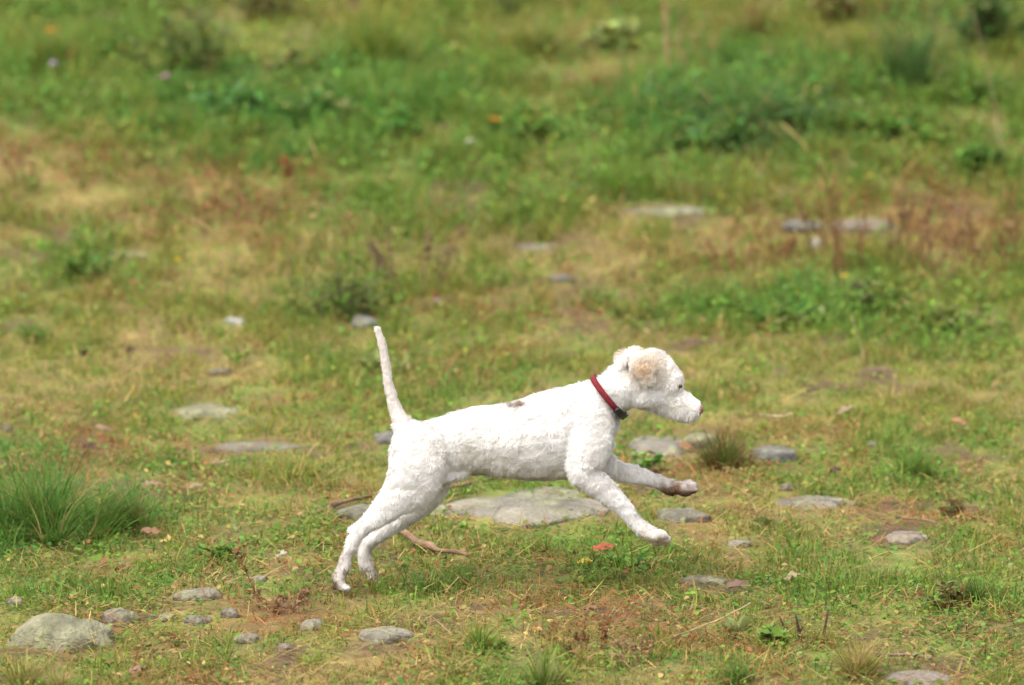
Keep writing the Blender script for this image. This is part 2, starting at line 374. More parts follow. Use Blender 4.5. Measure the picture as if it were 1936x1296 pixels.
def stone_mask(x, y):                       # 0 on a stone, shorter sward in front of it
    m = np.ones(len(x)); sh = np.ones(len(x)); nzz = fbm(x * 16, y * 12, 0, 77, 2)
    for (cx, cy, rx, ry, hg) in FOOT:
        d = np.sqrt(((x - cx) / rx) ** 2 + ((y - cy) / ry) ** 2)
        m = np.where(d < (0.74 if rx > 0.055 else 0.95) + 0.6 * nzz, 0, m)
        fr = (np.abs(x - cx) < rx * 1.0) & (y < cy) & (y > cy - ry - 0.14)
        sh = np.where(fr, np.minimum(sh, 0.55 if rx > 0.055 else 0.3), sh)
    return m, sh

# ------------------------------------------------------------------ ground sheet, out to the horizon
def axis(lo, hi, step, far, grow):
    a = list(np.arange(lo, hi + 1e-6, step)); st = step
    while a[-1] < far: st *= grow; a.append(a[-1] + st)
    st = step; b = [lo]
    while b[-1] > -far: st *= grow; b.append(b[-1] - st)
    return np.array(b[:0:-1] + a)
gx = axis(-2.2, 2.2, 0.02, 3000, 1.35); gy = axis(-1.8, 7.5, 0.026, 3000, 1.35)
GX, GY = np.meshgrid(gx, gy); X, Y = GX.ravel(), GY.ravel()
Z = gz(X, Y) + np.where((np.abs(X) < 2.3) & (np.abs(Y - 3) < 5), 0.004 * fbm(X * 22, Y * 22, 0, 21, 3), 0)
nx_, ny_ = len(gx), len(gy)
idx = (np.arange(ny_ - 1)[:, None] * nx_ + np.arange(nx_ - 1)[None]).ravel()
F = np.stack([idx, idx + 1, idx + nx_ + 1, idx + nx_], 1)
cw = cover(X, Y); sw = soil_w(X, Y)[:, None]
gk = TYPES[pick(cw, X, Y)]
gm = sstep(-0.15, 0.25, fbm(X * 14, Y * 10, 0, 131, 3))[:, None]
gcol = (0.5 * gk + 0.5 * (cw @ TYPES)) * (0.35 + 0.4 * gm) + np.array([0.10, 0.066, 0.030]) * (0.65 - 0.4 * gm)
gcol = gcol * (1 - sw) + np.array([0.075, 0.045, 0.026]) * sw
far = sstep(6, 30, np.hypot(X, Y))[:, None]
gcol = gcol * (1 - far) + np.array([0.10, 0.14, 0.035]) * far
g = link('ground', raw_mesh('ground', np.stack([X, Y, Z], 1), [F], gcol), M_ground)
g['kind'] = 'structure'

# ------------------------------------------------------------------ the sward (one mass nobody could count)
def visible_half(y): return (16.1 + y) * (968 / FPX) * 1.06
def scatter(n, y0, y1, spread=1.0):
    y = rng.uniform(y0, y1, n); hw = visible_half(y) + spread
    x = rng.uniform(-1, 1, n) * hw
    return x, y
def scatter_dense(n_in, n_out, y0=-1.3, y1=6.6):
    yv = rng.uniform(y0, y1, n_in); xv = rng.uniform(-1, 1, n_in) * visible_half(yv)
    yo = rng.uniform(y0, y1, n_out); h = visible_half(yo); xo = (h + rng.random(n_out) * 1.0) * np.where(rng.random(n_out) < .5, -1, 1)
    return np.concatenate([xv, xo]), np.concatenate([yv, yo])

x, y = scatter_dense(250000, 45000)
m, sh = stone_mask(x, y); sw_ = soil_w(x, y)
clump = fbm(x * 11, y * 9, 0, 31, 3)
keep = (m > 0) & (rng.random(len(x)) > sw_ * 0.93) & (rng.random(len(x)) < np.clip(0.85 + 1.3 * clump, 0.25, 1))
x, y, sh, sw_, clump = x[keep], y[keep], sh[keep], sw_[keep], clump[keep]
n = len(x); wv = cover(x, y); k = pick(wv, x, y)
lush = wv[:, 0] * 0.6 + wv[:, 1] + wv[:, 5] * 0.8
tall = sstep(2.0, 3.6, y)
hg = (0.013 + 0.013 * rng.random(n) + 0.016 * lush) * np.clip(1 + 1.1 * clump, 0.5, 2) * (1 + 1.3 * tall * (0.4 + lush)) * sh * (1 - 0.4 * sw_)
hg *= np.clip(rng.lognormal(0, 0.28, n), 0.5, 2.2)
wd = rng.uniform(0.0016, 0.0036, n) * (1 + 0.5 * tall)
az = rng.uniform(0, 2 * np.pi, n) + 0
lean = np.abs(rng.normal(0.35, 0.35, n)); bend = rng.uniform(0.1, 1.5, n)
lean = np.where(k >= 3, lean + rng.uniform(0, 0.7, n), lean)
col = TYPES[k] * rng.lognormal(0, 0.27, (n, 1)) * rng.lognormal(0, 0.07, (n, 3))
tip = col * 0.86 + 0.14 * STRAW
base = np.stack([x, y, gz(x, y) - 0.002], 1)
V, q, t, cc = blades(base, hg, wd, az, lean, bend, col, tip, 2)
o = link('meadow_grass', raw_mesh('meadow_grass', V, [q, t], cc), M_grass)
o['kind'] = 'stuff'; tag(o, 'short mixed green and yellowing meadow grass covering the ground', 'grass')

# lying dry thatch
x, y = scatter_dense(75000, 10000); m, sh = stone_mask(x, y); wv = cover(x, y)
keep = (m > 0) & (rng.random(len(x)) < 0.12 + 1.3 * wv[:, 3] + 1.0 * wv[:, 4]); x, y, wv = x[keep], y[keep], wv[keep]; n = len(x)
rd = rng.random(n) < wv[:, 4] / (wv[:, 3] + wv[:, 4] + 0.08)
col = np.where(rd[:, None], RED, STRAW * np.array([0.95, 0.95, 0.95])) * rng.lognormal(0, 0.25, (n, 1)) * rng.lognormal(0, 0.06, (n, 3))
base = np.stack([x, y, gz(x, y) + rng.uniform(0.002, 0.022, n)], 1)
V, q, t, cc = blades(base, rng.uniform(0.02, 0.075, n), rng.uniform(0.0010, 0.0026, n), np.where(rng.random(n) < .6, rng.normal(0, .5, n) + np.pi * (rng.random(n) < .5), rng.uniform(0, 6.28, n)), rng.uniform(1.0, 1.5, n), rng.uniform(0, 0.5, n), col, col, 2)
o = link('dry_thatch', raw_mesh('dry_thatch', V, [q, t], cc), M_dry)
o['kind'] = 'stuff'; tag(o, 'dry straw coloured dead grass lying among the living grass', 'dead grass')

# small herbs and clover leaves
x, y = scatter_dense(150000, 20000); m, sh = stone_mask(x, y); wv = cover(x, y); cl = fbm(x * 6, y * 5, 0, 91, 3); sw_ = soil_w(x, y)
keep = (m > 0) & (rng.random(len(x)) < np.clip((0.34 * (1 - 0.75 * sstep(1.0, 2.4, y)) + 0.5 * wv[:, 0] + 1.0 * wv[:, 1] + 0.4 * wv[:, 5]) * (0.8 + 1.4 * cl) * (1 - 0.8 * sw_), 0.04, 1)); x, y, wv, sh = x[keep], y[keep], wv[keep], sh[keep]; n = len(x)
tall = sstep(1.8, 3.6, y)
az = rng.uniform(0, 6.28, n); el = rng.uniform(-0.3, 0.7, n)
dv = np.stack([np.cos(az) * np.cos(el), np.sin(az) * np.cos(el), np.sin(el)], 1)
up = np.stack([rng.normal(0, .35, n), rng.normal(0, .35, n) - 0.1, np.ones(n)], 1)
u = rng.random(n)
mixc = np.where((u < 0.35)[:, None], EMER * 0.9 + 0.1 * YG, np.where((u < 0.85)[:, None], GREEN, PALE * 0.6))
kk = pick(wv, x, y); mixc = np.where((rng.random(n) < 0.62 * np.where(kk >= 3, 1 - 0.85 * tall, 1))[:, None], TYPES[kk], np.where((u < 0.8)[:, None], GREEN * (1 - 0.4 * wv[:, 3:4]) + YG * 0.4 * wv[:, 3:4], mixc))
col = mixc * rng.lognormal(0, 0.24, (n, 1)) * rng.lognormal(0, 0.06, (n, 3))
ln = rng.uniform(0.006, 0.015, n) * (1 + 0.75 * tall * (wv[:, 0] + wv[:, 1]))
base = np.stack([x, y, gz(x, y) + (rng.uniform(0.002, 0.020, n) * sh) * (1 + 2.2 * tall)], 1)
V, q, cc = leaves(base, dv, up, ln, ln * rng.uniform(0.45, 0.85, n), col)
o = link('low_herbs', raw_mesh('low_herbs', V, [q], cc), M_herb)
o['kind'] = 'stuff'; tag(o, 'small clover and herb leaves growing through the meadow grass', 'ground cover')

# ------------------------------------------------------------------ stones
def ico(sub):
    bm = bmesh.new(); bmesh.ops.create_icosphere(bm, subdivisions=sub, radius=1.0)
    v = np.array([p.co[:] for p in bm.verts]); f = np.array([[p.index for p in q.verts] for q in bm.faces]); bm.free(); return v, f
ICO4, ICO3 = ico(5), ico(4)
OUTLINES = {'broad flat grey stone slab beneath the running dog': [(768, 966), (806, 954), (850, 944), (930, 946), (985, 934), (1050, 927), (1096, 938), (1104, 950), (1152, 962), (1140, 974), (1070, 984), (1010, 999), (962, 992), (930, 980), (860, 976), (800, 974)],
 'long wavy pale stone right of the raised front paw': [(1430, 944), (1480, 944), (1510, 938), (1560, 938), (1600, 946), (1634, 956), (1600, 962), (1540, 956), (1500, 950), (1450, 950)],
 'broad smooth grey stone in front of the chest of the dog': [(1188, 836), (1215, 824), (1262, 826), (1300, 838), (1312, 850), (1290, 862), (1240, 864), (1205, 852)]}
def make_stone(i, st):
    name, x0, y0, x1, y1, hf, colr, label, cat = st
    f, wd, dp, hg = stone_geo(x0, y0, x1, y1, hf)
    big = wd > 0.12
    v, fc = ICO4 if big else ICO3
    r = np.random.default_rng(100 + i); v = v.copy()
    for j in range(11):                                       # worn facets
        nrm = r.normal(0, 1, 3); nrm[2] = abs(nrm[2]) * 0.8; nrm /= np.linalg.norm(nrm); d = r.uniform(0.72, 0.93)
        e = v @ nrm - d; v = v - np.clip(e, 0, None)[:, None] * nrm * 0.85
    flat = 0.62 if hf < 0.46 else 0.8
    v[:, 2] = np.sign(v[:, 2]) * np.abs(v[:, 2]) ** flat
    th = np.arctan2(v[:, 1], v[:, 0]); rad = 1 + 0.42 * fbm(np.cos(th) * 1.5 + i, np.sin(th) * 1.5, 0, 200 + i, 3) + 0.14 * fbm(np.cos(th) * 6 + i, np.sin(th) * 6, 0, 260 + i, 3)
    if label in OUTLINES:                                     # outline read off the photo, laid on the ground
        pts = np.array([P(a_, b_)[:2] for a_, b_ in OUTLINES[label]]) - np.array([f[0], f[1] + dp / 2])
        pa = np.arctan2(pts[:, 1] / dp, pts[:, 0] / wd); pr = np.hypot(pts[:, 0] / (wd / 2), pts[:, 1] / (dp / 2)); od = np.argsort(pa)
        rad = np.interp(th, np.concatenate([pa[od] - 2 * np.pi, pa[od], pa[od] + 2 * np.pi]), np.tile(pr[od], 3)) / 1.02 + 0.07 * fbm(np.cos(th) * 5, np.sin(th) * 5, 0, 222, 3)
    v[:, :2] *= rad[:, None]
    tilt = 0.35 * r.normal(); v[:, 2] *= 1 + 0.25 * np.tanh(tilt) * v[:, 0]
    p = v * np.array([wd / 2, dp / 2, hg]) * 1.04
    nn = v / (np.linalg.norm(v, axis=1)[:, None] + 1e-9)
    a = p / max(wd, 0.03)
    dsp = 0.035 * fbm(a[:, 0] * 5 + i, a[:, 1] * 5, a[:, 2] * 5, 300 + i, 4) * min(wd, dp, hg * 3) * 1.6
    # bedding cracks running along the stone
    lay = np.sin((a[:, 2] * 1.0 + a[:, 1] * 0.25 * r.normal() + 0.12 * fbm(a[:, 0] * 3, a[:, 1] * 3, a[:, 2] * 3, 310 + i, 3)) * 60)
    dsp = dsp - 0.012 * hg * (lay > 0.85)
    p = p + nn * dsp[:, None]
    c = np.array(colr) * (0.97 + 0.03 * r.normal())
    ln = fbm(a[:, 0] * 4 + 3 * i, a[:, 1] * 4, a[:, 2] * 4, 400 + i, 4)
    cols = c * (1 + 0.55 * ln[:, None])
    moss = sstep(0.10, 0.42, fbm(a[:, 0] * 6, a[:, 1] * 6 + i, a[:, 2] * 6, 420 + i, 3))[:, None] * 0.5
    cols = cols * (1 - moss) + moss * np.array([0.24, 0.25, 0.13])
    me = raw_mesh(name, p, [fc], np.clip(cols, 0.02, 0.9))
    cy = f[1] + dp / 2
    o = link(name, me, M_stone, None, (f[0], cy, float(gz(f[0], cy)) + (0.004 if wd < 0.11 else -0.004 - 0.16 * hg)))
    tag(o, label, cat, None if cat != 'stone' else 'stones lying in the meadow'); o['kind'] = 'thing'
for i, st in enumerate(STONES): make_stone(i, st)

# ------------------------------------------------------------------ the dog
def dog_tube(secs, yo=0.0, k=20, cap=True):
    """secs: (px, py, in-plane radius px, depth radius px[, y offset]) -> closed loft"""
    pts = []; r1 = []; r2 = []
    for s_ in secs:
        yy = s_[4] if len(s_) > 4 else yo
        pts.append(Q(s_[0], s_[1], yy)); r1.append(s_[2] * 0.001); r2.append(s_[3] * 0.001)
    pts = np.array(pts); r1 = np.array(r1); r2 = np.array(r2)
    # resample smoothly
    m = len(pts); tt = np.linspace(0, m - 1, (m - 1) * 5 + 1)
    def cr(a):
        a = np.asarray(a); ap = np.concatenate([2 * a[:1] - a[1:2], a, 2 * a[-1:] - a[-2:-1]])
        i = np.clip(tt.astype(int), 0, m - 2); f = tt - i
        if a.ndim > 1: f = f[:, None]
        p0, p1, p2, p3 = ap[i], ap[i + 1], ap[i + 2], ap[i + 3]
        return 0.5 * (2 * p1 + (p2 - p0) * f + (2 * p0 - 5 * p1 + 4 * p2 - p3) * f ** 2 + (3 * p1 - p0 - 3 * p2 + p3) * f ** 3)
    pts, r1, r2 = cr(pts), np.clip(cr(r1), .003, 1), np.clip(cr(r2), .003, 1)
    T = np.gradient(pts, axis=0); T /= np.linalg.norm(T, axis=1)[:, None]
    for e, sg in ((0, -1), (-1, 1)):                         # round ends
        ex = [(0.5, 0.87), (0.8, 0.6), (0.97, 0.25)]
        newp = [pts[e] + sg * T[e] * r1[e] * a for a, b in ex]; n1 = [r1[e] * b for a, b in ex]; n2 = [r2[e] * b for a, b in ex]; nT = [T[e]] * 3
        if e == 0: pts = np.concatenate([newp[::-1], pts]); r1 = np.concatenate([n1[::-1], r1]); r2 = np.concatenate([n2[::-1], r2]); T = np.concatenate([nT, T])
        else: pts = np.concatenate([pts, newp]); r1 = np.concatenate([r1, n1]); r2 = np.concatenate([r2, n2]); T = np.concatenate([T, nT])
    Yv = np.array([0, 1.0, 0]); Nn = np.cross(T, Yv); Nn /= np.linalg.norm(Nn, axis=1)[:, None]; B = np.cross(T, Nn)
    th = np.arange(k) * 2 * np.pi / k
    ring = pts[:, None] + Nn[:, None] * (r1[:, None] * np.cos(th))[:, :, None] + B[:, None] * (r2[:, None] * np.sin(th))[:, :, None]
    V = ring.reshape(-1, 3); nr = len(pts); F = []
    for i in range(nr - 1):
        for j in range(k): F.append((i * k + j, i * k + (j + 1) % k, (i + 1) * k + (j + 1) % k, (i + 1) * k + j))
    return V, F, [list(range(k))[::-1], [(nr - 1) * k + j for j in range(k)]]
def dog_blob(px, py, y, rx, ry, rz, rot=0.0):
    """ellipsoid, radii px along photo x, depth, photo y; rot in the photo plane"""
    v, f = ICO3; c = Q(px, py, y); p = v * np.array([rx, ry, rz]) * 0.001
    cs, sn = math.cos(rot), math.sin(rot); p = np.stack([p[:, 0] * cs - p[:, 2] * sn, p[:, 1], p[:, 0] * sn + p[:, 2] * cs], 1)
    return p + c, [tuple(a) for a in f], []
def to_px(p):                                 # photo position of points, to lay out the coat's markings on the body
    d = p - CAM; z = d @ FWD
    return 968 + FPX * (d @ RT) / z, 648 - FPX * (d @ UPV) / z
pieces = [
 # trunk, rump to chest
 dog_tube([(775, 864, 31, 36), (802, 860, 54, 56), (846, 846, 58, 50), (895, 836, 62, 48), (950, 834, 68, 57), (1008, 830, 78, 68), (1056, 822, 85, 66), (1100, 813, 82, 58), (1118, 820, 64, 50), (1126, 836, 35, 34)]),
 # neck
 dog_tube([(1076, 795, 66, 58), (1112, 772, 50, 46), (1150, 750, 40, 38), (1182, 730, 41, 38), (1212, 720, 44, 40)]),
 # skull, cheeks, muzzle
 dog_blob(1234, 706, 0, 48, 42, 42, -0.25), dog_blob(1226, 742, 0, 46, 40, 32, -0.12), dog_blob(1258, 722, 0, 34, 34, 36),
 dog_tube([(1240, 742, 34, 34), (1268, 755, 29, 26), (1290, 765, 25, 24), (1306, 772, 21, 21)]), dog_blob(1300, 785, 0, 18, 19, 12, -0.15), dog_blob(1276, 780, 0, 20, 19, 10, -0.3),
 dog_tube([(1236, 762, 15, 26), (1272, 777, 12, 20), (1302, 788, 9, 16)]),
 # ears: the near one folded over the cheek, the far one lifted behind the crown
 dog_blob(1217, 695, -0.053, 25, 8, 31, 0.35), dog_blob(1203, 676, -0.036, 22, 14, 15, 0.2), dog_blob(1224, 716, -0.051, 18, 7, 15),
 dog_blob(1182, 682, 0.030, 15, 11, 17, 0.3), dog_blob(1182, 694, 0.0, 12, 26, 16),
 # tail
 dog_tube([(790, 835, 26, 22), (768, 812, 20, 17), (751, 783, 14, 12), (739, 746, 10, 9.5), (732, 712, 8.2, 8.2), (728, 682, 7.6, 7.6), (722, 650, 7.6, 7.6), (713, 622, 6, 6)], k=14),
 # near fore leg
 dog_tube([(1116, 800, 44, 24, -0.040), (1112, 850, 40, 27, -0.052), (1102, 893, 28, 23, -0.055), (1138, 924, 22.5, 19, -0.054), (1172, 954, 17, 15, -0.053), (1200, 986, 13.5, 13, -0.052), (1216, 1002, 14.5, 16, -0.052), (1236, 1013, 13, 18, -0.052)]),
 # far fore leg
 dog_tube([(1110, 830, 44, 28, 0.034), (1128, 872, 32, 24, 0.046), (1166, 890, 19, 17, 0.05), (1204, 899, 15.5, 15, 0.05), (1242, 911, 11, 12, 0.05), (1264, 920, 13, 15, 0.05), (1290, 924, 12.5, 17, 0.05)]),
 # near hind leg
 dog_tube([(792, 852, 54, 30, -0.042), (790, 890, 53, 30, -0.051), (772, 922, 46, 26, -0.051), (743, 950, 31, 21, -0.050), (710, 980, 19.5, 15, -0.048), (678, 1006, 12.5, 11, -0.048), (661, 1040, 11, 10, -0.048), (649, 1074, 10.5, 10, -0.048), (640, 1098, 11, 13, -0.048), (646, 1108, 9, 13, -0.048)]),
 # far hind leg
 dog_tube([(800, 860, 48, 32, 0.036), (814, 900, 40, 28, 0.044), (804, 936, 31, 24, 0.046), (766, 970, 24, 20, 0.047), (728, 1000, 17, 13, 0.048), (694, 1030, 12.5, 11, 0.048), (690, 1058, 12.5, 11, 0.048), (700, 1086, 12, 11, 0.048), (710, 1099, 8, 12, 0.048)]),
 dog_blob(669, 1003, -0.048, 10, 9, 9.5),
 # stifle skin fold and belly tuck
 dog_tube([(824, 890, 24, 12, -0.040), (846, 899, 15, 9, -0.032), (880, 893, 10, 8, -0.024)]),
]
# toes
for (tx, ty, ty0, rx, rz, rot) in [(1250, 1010, -0.066, 14, 9, -0.35), (1256, 1017, -0.055, 15, 9, -0.45), (1252, 1023, -0.044, 14, 9, -0.55), (1240, 1024, -0.034, 13, 9, -0.6),
                                   (1302, 914, 0.064, 14, 8.5, 0.1), (1308, 919, 0.053, 14, 8.5, 0.0), (1306, 926, 0.042, 14, 8.5, -0.1), (1294, 932, 0.036, 13, 8, -0.2),
                                   (654, 1112, -0.056, 10, 6, -.2), (656, 1112, -0.046, 10, 6, -.2), (714, 1104, 0.043, 9, 6, -.5), (715, 1104, 0.053, 9, 6, -.5), (636, 1109, -0.048, 9, 7, 0)]:
    pieces.append(dog_blob(tx, ty, ty0, rx, 6.5, rz, rot))
vv, ff, off = [], [], 0
for (v, f, caps) in pieces:
    vv.append(v); ff += [[i + off for i in a] for a in f] + [[i + off for i in a] for a in caps]; off += len(v)
tmp = bpy.data.meshes.new('body_build'); tmp.from_pydata(np.concatenate(vv).tolist(), [], ff)
bm = bmesh.new(); bm.from_mesh(tmp); bmesh.ops.recalc_face_normals(bm, faces=bm.faces); bm.to_mesh(tmp); bm.free()
to = bpy.data.objects.new('body_build', tmp); C.objects.link(to)
md = to.modifiers.new('r', 'REMESH'); md.mode = 'VOXEL'; md.voxel_size = 0.0034
ms = to.modifiers.new('s', 'SMOOTH'); ms.factor = 0.5; ms.iterations = 5
dg = bpy.context.evaluated_depsgraph_get(); dg.update()
body = bpy.data.meshes.new_from_object(to.evaluated_get(dg))
bpy.data.objects.remove(to); bpy.data.meshes.remove(tmp)
nv = len(body.vertices); co = np.empty(nv * 3); body.vertices.foreach_get('co', co); co = co.reshape(-1, 3)
no = np.empty(nv * 3); body.vertices.foreach_get('normal', no); no = no.reshape(-1, 3)
co = co + no * (0.0010 * (0.5 - np.abs(fbm(co[:, 0] * 85, co[:, 1] * 85, co[:, 2] * 85, 500, 2)) * 2.0) * np.where(((to_px(co)[0] > 1262) & (to_px(co)[1] < 810)) | (to_px(co)[1] > 925) | (to_px(co)[0] < 772), 0.3, 1) + 0.0012 * fbm(co[:, 0] * 130, co[:, 1] * 130, co[:, 2] * 130, 510, 2))[:, None]
body.vertices.foreach_set('co', co.ravel()); body.update()
body.vertices.foreach_get('normal', no.ravel())

def ell(px, py, cx, cy, rx, ry): return ((px - cx) / rx) ** 2 + ((py - cy) / ry) ** 2
def coat(p, nrm, jit=0.0):
    px, py = to_px(p); n = len(p)
    c = np.repeat(np.array([[0.735, 0.712, 0.685]]), n, 0)
    nz = fbm(p[:, 0] * 45, p[:, 1] * 45, p[:, 2] * 45, 520, 3)
    nf = fbm(p[:, 0] * 120, p[:, 1] * 120, p[:, 2] * 120, 530, 3)
    c = c * (1 + 0.05 * nz + 0.03 * nf)[:, None]
    def mix(wt, col):
        nonlocal c
        wt = np.clip(wt, 0, 1)[:, None]; c = c * (1 - wt) + wt * np.array(col)
    near = p[:, 1] < 0
    # apricot ears
    e = ell(px, py, 1222, 694, 32, 30); mix(near * np.exp(-e * 1.0) * (0.62 + 0.8 * nz), (0.62, 0.45, 0.28))
    e = ell(px, py, 1228, 704, 20, 12); mix(near * np.exp(-e * 1.0) * (0.5 + 0.9 * nf), (0.50, 0.30, 0.14))
    e = ell(px, py, 1182, 672, 20, 16); mix(~near * np.exp(-e) * 0.6, (0.55, 0.36, 0.22))
    # saddle spot
    e = ell(px, py, 972, 764, 26, 9); mix((p[:, 1] > -0.06) * np.exp(-e * e) * (0.72 + 0.9 * nf + 0.5 * nz), (0.22, 0.16, 0.12))
    e = ell(px, py, 980, 778, 8, 7); mix(np.exp(-e) * 0.5, (0.25, 0.2, 0.16))
    # muzzle: stained mouth corner, lips
    e = ell(px, py, 1288, 797, 26, 7); mix(np.exp(-e) * 0.9, (0.34, 0.19, 0.14))
    e = ell(px, py, 1262, 788, 18, 7); mix(np.exp(-e) * 0.35, (0.45, 0.36, 0.3))
    # muddy belly, paws and fore legs
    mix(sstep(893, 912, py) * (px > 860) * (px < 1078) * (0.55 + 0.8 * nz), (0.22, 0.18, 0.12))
    farleg = (p[:, 1] > 0.015) & (px > 1150) & (py > 860)
    mud = sstep(1225, 1290, px) * 0.5 + sstep(0, 1, (py - (880 + (px - 1155) * 0.24)) / 26) * sstep(1185, 1262, px) * 1.0
    mix(farleg * mud * sstep(1190, 1270, px) * (1.0 + 1.0 * nf), (0.17, 0.098, 0.055))
    mix(farleg * sstep(922, 932, py) * sstep(1240, 1265, px), (0.06, 0.034, 0.02))
    nearfore = (p[:, 1] < 0) & (px > 1085) & (py > 890)
    mix(nearfore * (sstep(1190, 1225, px) * 0.38 + sstep(0, 1, (py - (922 + (px - 1090) * 0.80)) / 24) * 0.45 * (px < 1225)) * (0.8 + 0.9 * nf), (0.36, 0.28, 0.20))
    mix(nearfore * sstep(1012, 1030, py) * 0.6, (0.30, 0.22, 0.16))
    mix((px < 740) * (py > 960) * sstep(985, 1100, py) * 0.60 * (0.8 + 1.2 * nf), (0.40, 0.31, 0.235))
    mix((px < 720) * (py > 1000) * sstep(0.16, 0.34, nf) * sstep(1010, 1090, py) * 0.8, (0.16, 0.11, 0.08))
    e = ell(px, py, 629, 1108, 12, 13); mix((px < 665) * np.exp(-e * e) * 0.95, (0.06, 0.042, 0.03))
    e = ell(px, py, 760, 990, 60, 8); mix(np.exp(-((py - (1010 - (px - 750) * 0.62)) / 12) ** 2) * (px > 700) * (px < 840) * (py > 930) * 0.35, (0.36, 0.30, 0.22))
    mix((py > 1095) * (px > 690) * (px < 730) * 0.25, (0.4, 0.32, 0.24))
    # pinkish tail and a darker greyish tan patch on the near flank
    mix((px < 775) * (py < 800) * 0.20, (0.62, 0.50, 0.44))
    e = ell(px, py, 900, 862, 60, 28); mix(near * np.exp(-e) * 0.35 * (1 + nz), (0.46, 0.40, 0.30))
    return np.clip(c, 0.02, 0.86)
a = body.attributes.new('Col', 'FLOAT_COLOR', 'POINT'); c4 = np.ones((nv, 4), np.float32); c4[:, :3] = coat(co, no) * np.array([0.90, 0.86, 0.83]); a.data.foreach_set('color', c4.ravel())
body.polygons.foreach_set('use_smooth', np.ones(len(body.polygons), bool))
DOG0 = np.array([-0.29, 0.0, 0.0])
dog = empty('dog', DOG0); tag(dog, 'curly white puppy with a red collar running to the right across the meadow', 'dog')
body.transform(Matrix.Translation(Vector(-DOG0)))
bo = link('body', body, M_skin, dog)

# coat: short curled locks
body.calc_loop_triangles(); nt_ = len(body.loop_triangles); tv = np.empty(nt_ * 3, np.int32); body.loop_triangles.foreach_get('vertices', tv); tv = tv.reshape(-1, 3)
A, B_, C_ = co[tv[:, 0]], co[tv[:, 1]], co[tv[:, 2]]
ar = np.linalg.norm(np.cross(B_ - A, C_ - A), axis=1); cdf = np.cumsum(ar) / ar.sum()
def fur_points(n):
    ti = np.searchsorted(cdf, rng.random(n)); u, v = rng.random(n), rng.random(n); fl = u + v > 1; u[fl] = 1 - u[fl]; v[fl] = 1 - v[fl]
    p = A[ti] + (B_[ti] - A[ti]) * u[:, None] + (C_[ti] - A[ti]) * v[:, None]
    nn = no[tv[ti, 0]] * (1 - u - v)[:, None] + no[tv[ti, 1]] * u[:, None] + no[tv[ti, 2]] * v[:, None]
    return p, nn / (np.linalg.norm(nn, axis=1)[:, None] + 1e-9)
NF = 190000
p, nn = fur_points(NF); px, py = to_px(p)
leglike = ((py > 925) | ((px > 1165) & (py > 860)))
tail = (px < 772) & (py < 800)
headm = (px > 1150) & (py < 810)
face = (px > 1262) & headm
lenf = np.where(leglike, 0.0092, np.where(tail, 0.0065, np.where(headm, 0.011, 0.0105)))
lenf = np.where(face, 0.0060 + 0.002 * (py > 770), lenf)
lenf = np.where((px > 1308) & headm & (py < 785), 0.004, lenf)
lenf = np.where((px < 1200) & headm & (py < 700), 0.0135, lenf)
earm = (ell(px, py, 1220, 698, 34, 36) < 1) & (p[:, 1] < -0.03)
lenf = np.where(earm, 0.0085, lenf)
lenf = np.where((px > 1255) & headm & (py > 776), 0.012, lenf); lenf = np.where((py > 1000) & (px > 1205) | (py > 1090) | (px > 1275) & (py > 850), 0.0042, lenf)
lenf = lenf * rng.uniform(0.65, 1.3, NF)
flow = np.zeros((NF, 3)); flow[:, 0] = -0.8; flow[:, 2] = -0.5
wv_ = 1.1 * vnoise(p[:, 0] * 38, p[:, 1] * 38, p[:, 2] * 38, 655) + 0.7 * vnoise(p[:, 0] * 80, p[:, 1] * 80, p[:, 2] * 80, 656)
flow[leglike] = (0.25, 0, -0.9); flow[tail] = (-0.1, 0, 0.8); flow[face] = (-0.7, 0, -0.2); flow[earm] = (0.15, 0, -1.2); flow[(px > 1190) & headm & ~face] = (-0.75, 0, -0.35)
fx_ = flow[:, 0] * np.cos(wv_) - flow[:, 2] * np.sin(wv_); fz_ = flow[:, 0] * np.sin(wv_) + flow[:, 2] * np.cos(wv_); flow[:, 0] = fx_; flow[:, 2] = fz_; flow[:, 1] += 0.4 * np.sin(wv_ * 2)
# curl field: neighbours share a lock
fq = 95.0
cu = np.stack([vnoise(p[:, 0] * fq, p[:, 1] * fq, p[:, 2] * fq, 600 + k) for k in range(3)], 1) * 1.5 + 0.6 * np.stack([vnoise(p[:, 0] * 150, p[:, 1] * 150, p[:, 2] * 150, 610 + k) for k in range(3)], 1)
cu *= 0.34
def tang(v): return v - nn * (v * nn).sum(1)[:, None]
t1 = tang(flow * 1.15 + cu + rng.normal(0, 0.22, (NF, 3))); t2 = tang(np.roll(cu, 1, axis=1) * 1.2 + rng.normal(0, 0.5, (NF, 3)))
lift = np.where(headm & (px < 1200) & (py < 700), 1.3, np.where(headm & ~face, 0.45, 0.34))[:, None] + 0.22 * cu[:, :1]
pts = [p - nn * 0.0012]
d1 = nn * (lift + 0.2) + t1 * 0.6; d2 = nn * lift * 0.6 + t1 * 0.8 + t2 * 0.45; d3 = nn * 0.05 + t1 * 0.6 + t2 * 0.6
for d in (d1, d2, d3):
    d = d / (np.linalg.norm(d, axis=1)[:, None] + 1e-9); pts.append(pts[-1] + d * (lenf / 3)[:, None])
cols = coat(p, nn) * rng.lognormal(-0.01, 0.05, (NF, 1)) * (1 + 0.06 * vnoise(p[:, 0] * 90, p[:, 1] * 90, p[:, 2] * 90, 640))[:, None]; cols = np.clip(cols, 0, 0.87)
rows = []; cc = []
wd = np.where(face | tail, 0.0007, 0.00085) * rng.uniform(0.7, 1.3, NF)
sd_ = np.cross(nn, t1 + rng.normal(0, 0.2, (NF, 3))); sd_ /= np.linalg.norm(sd_, axis=1)[:, None] + 1e-9
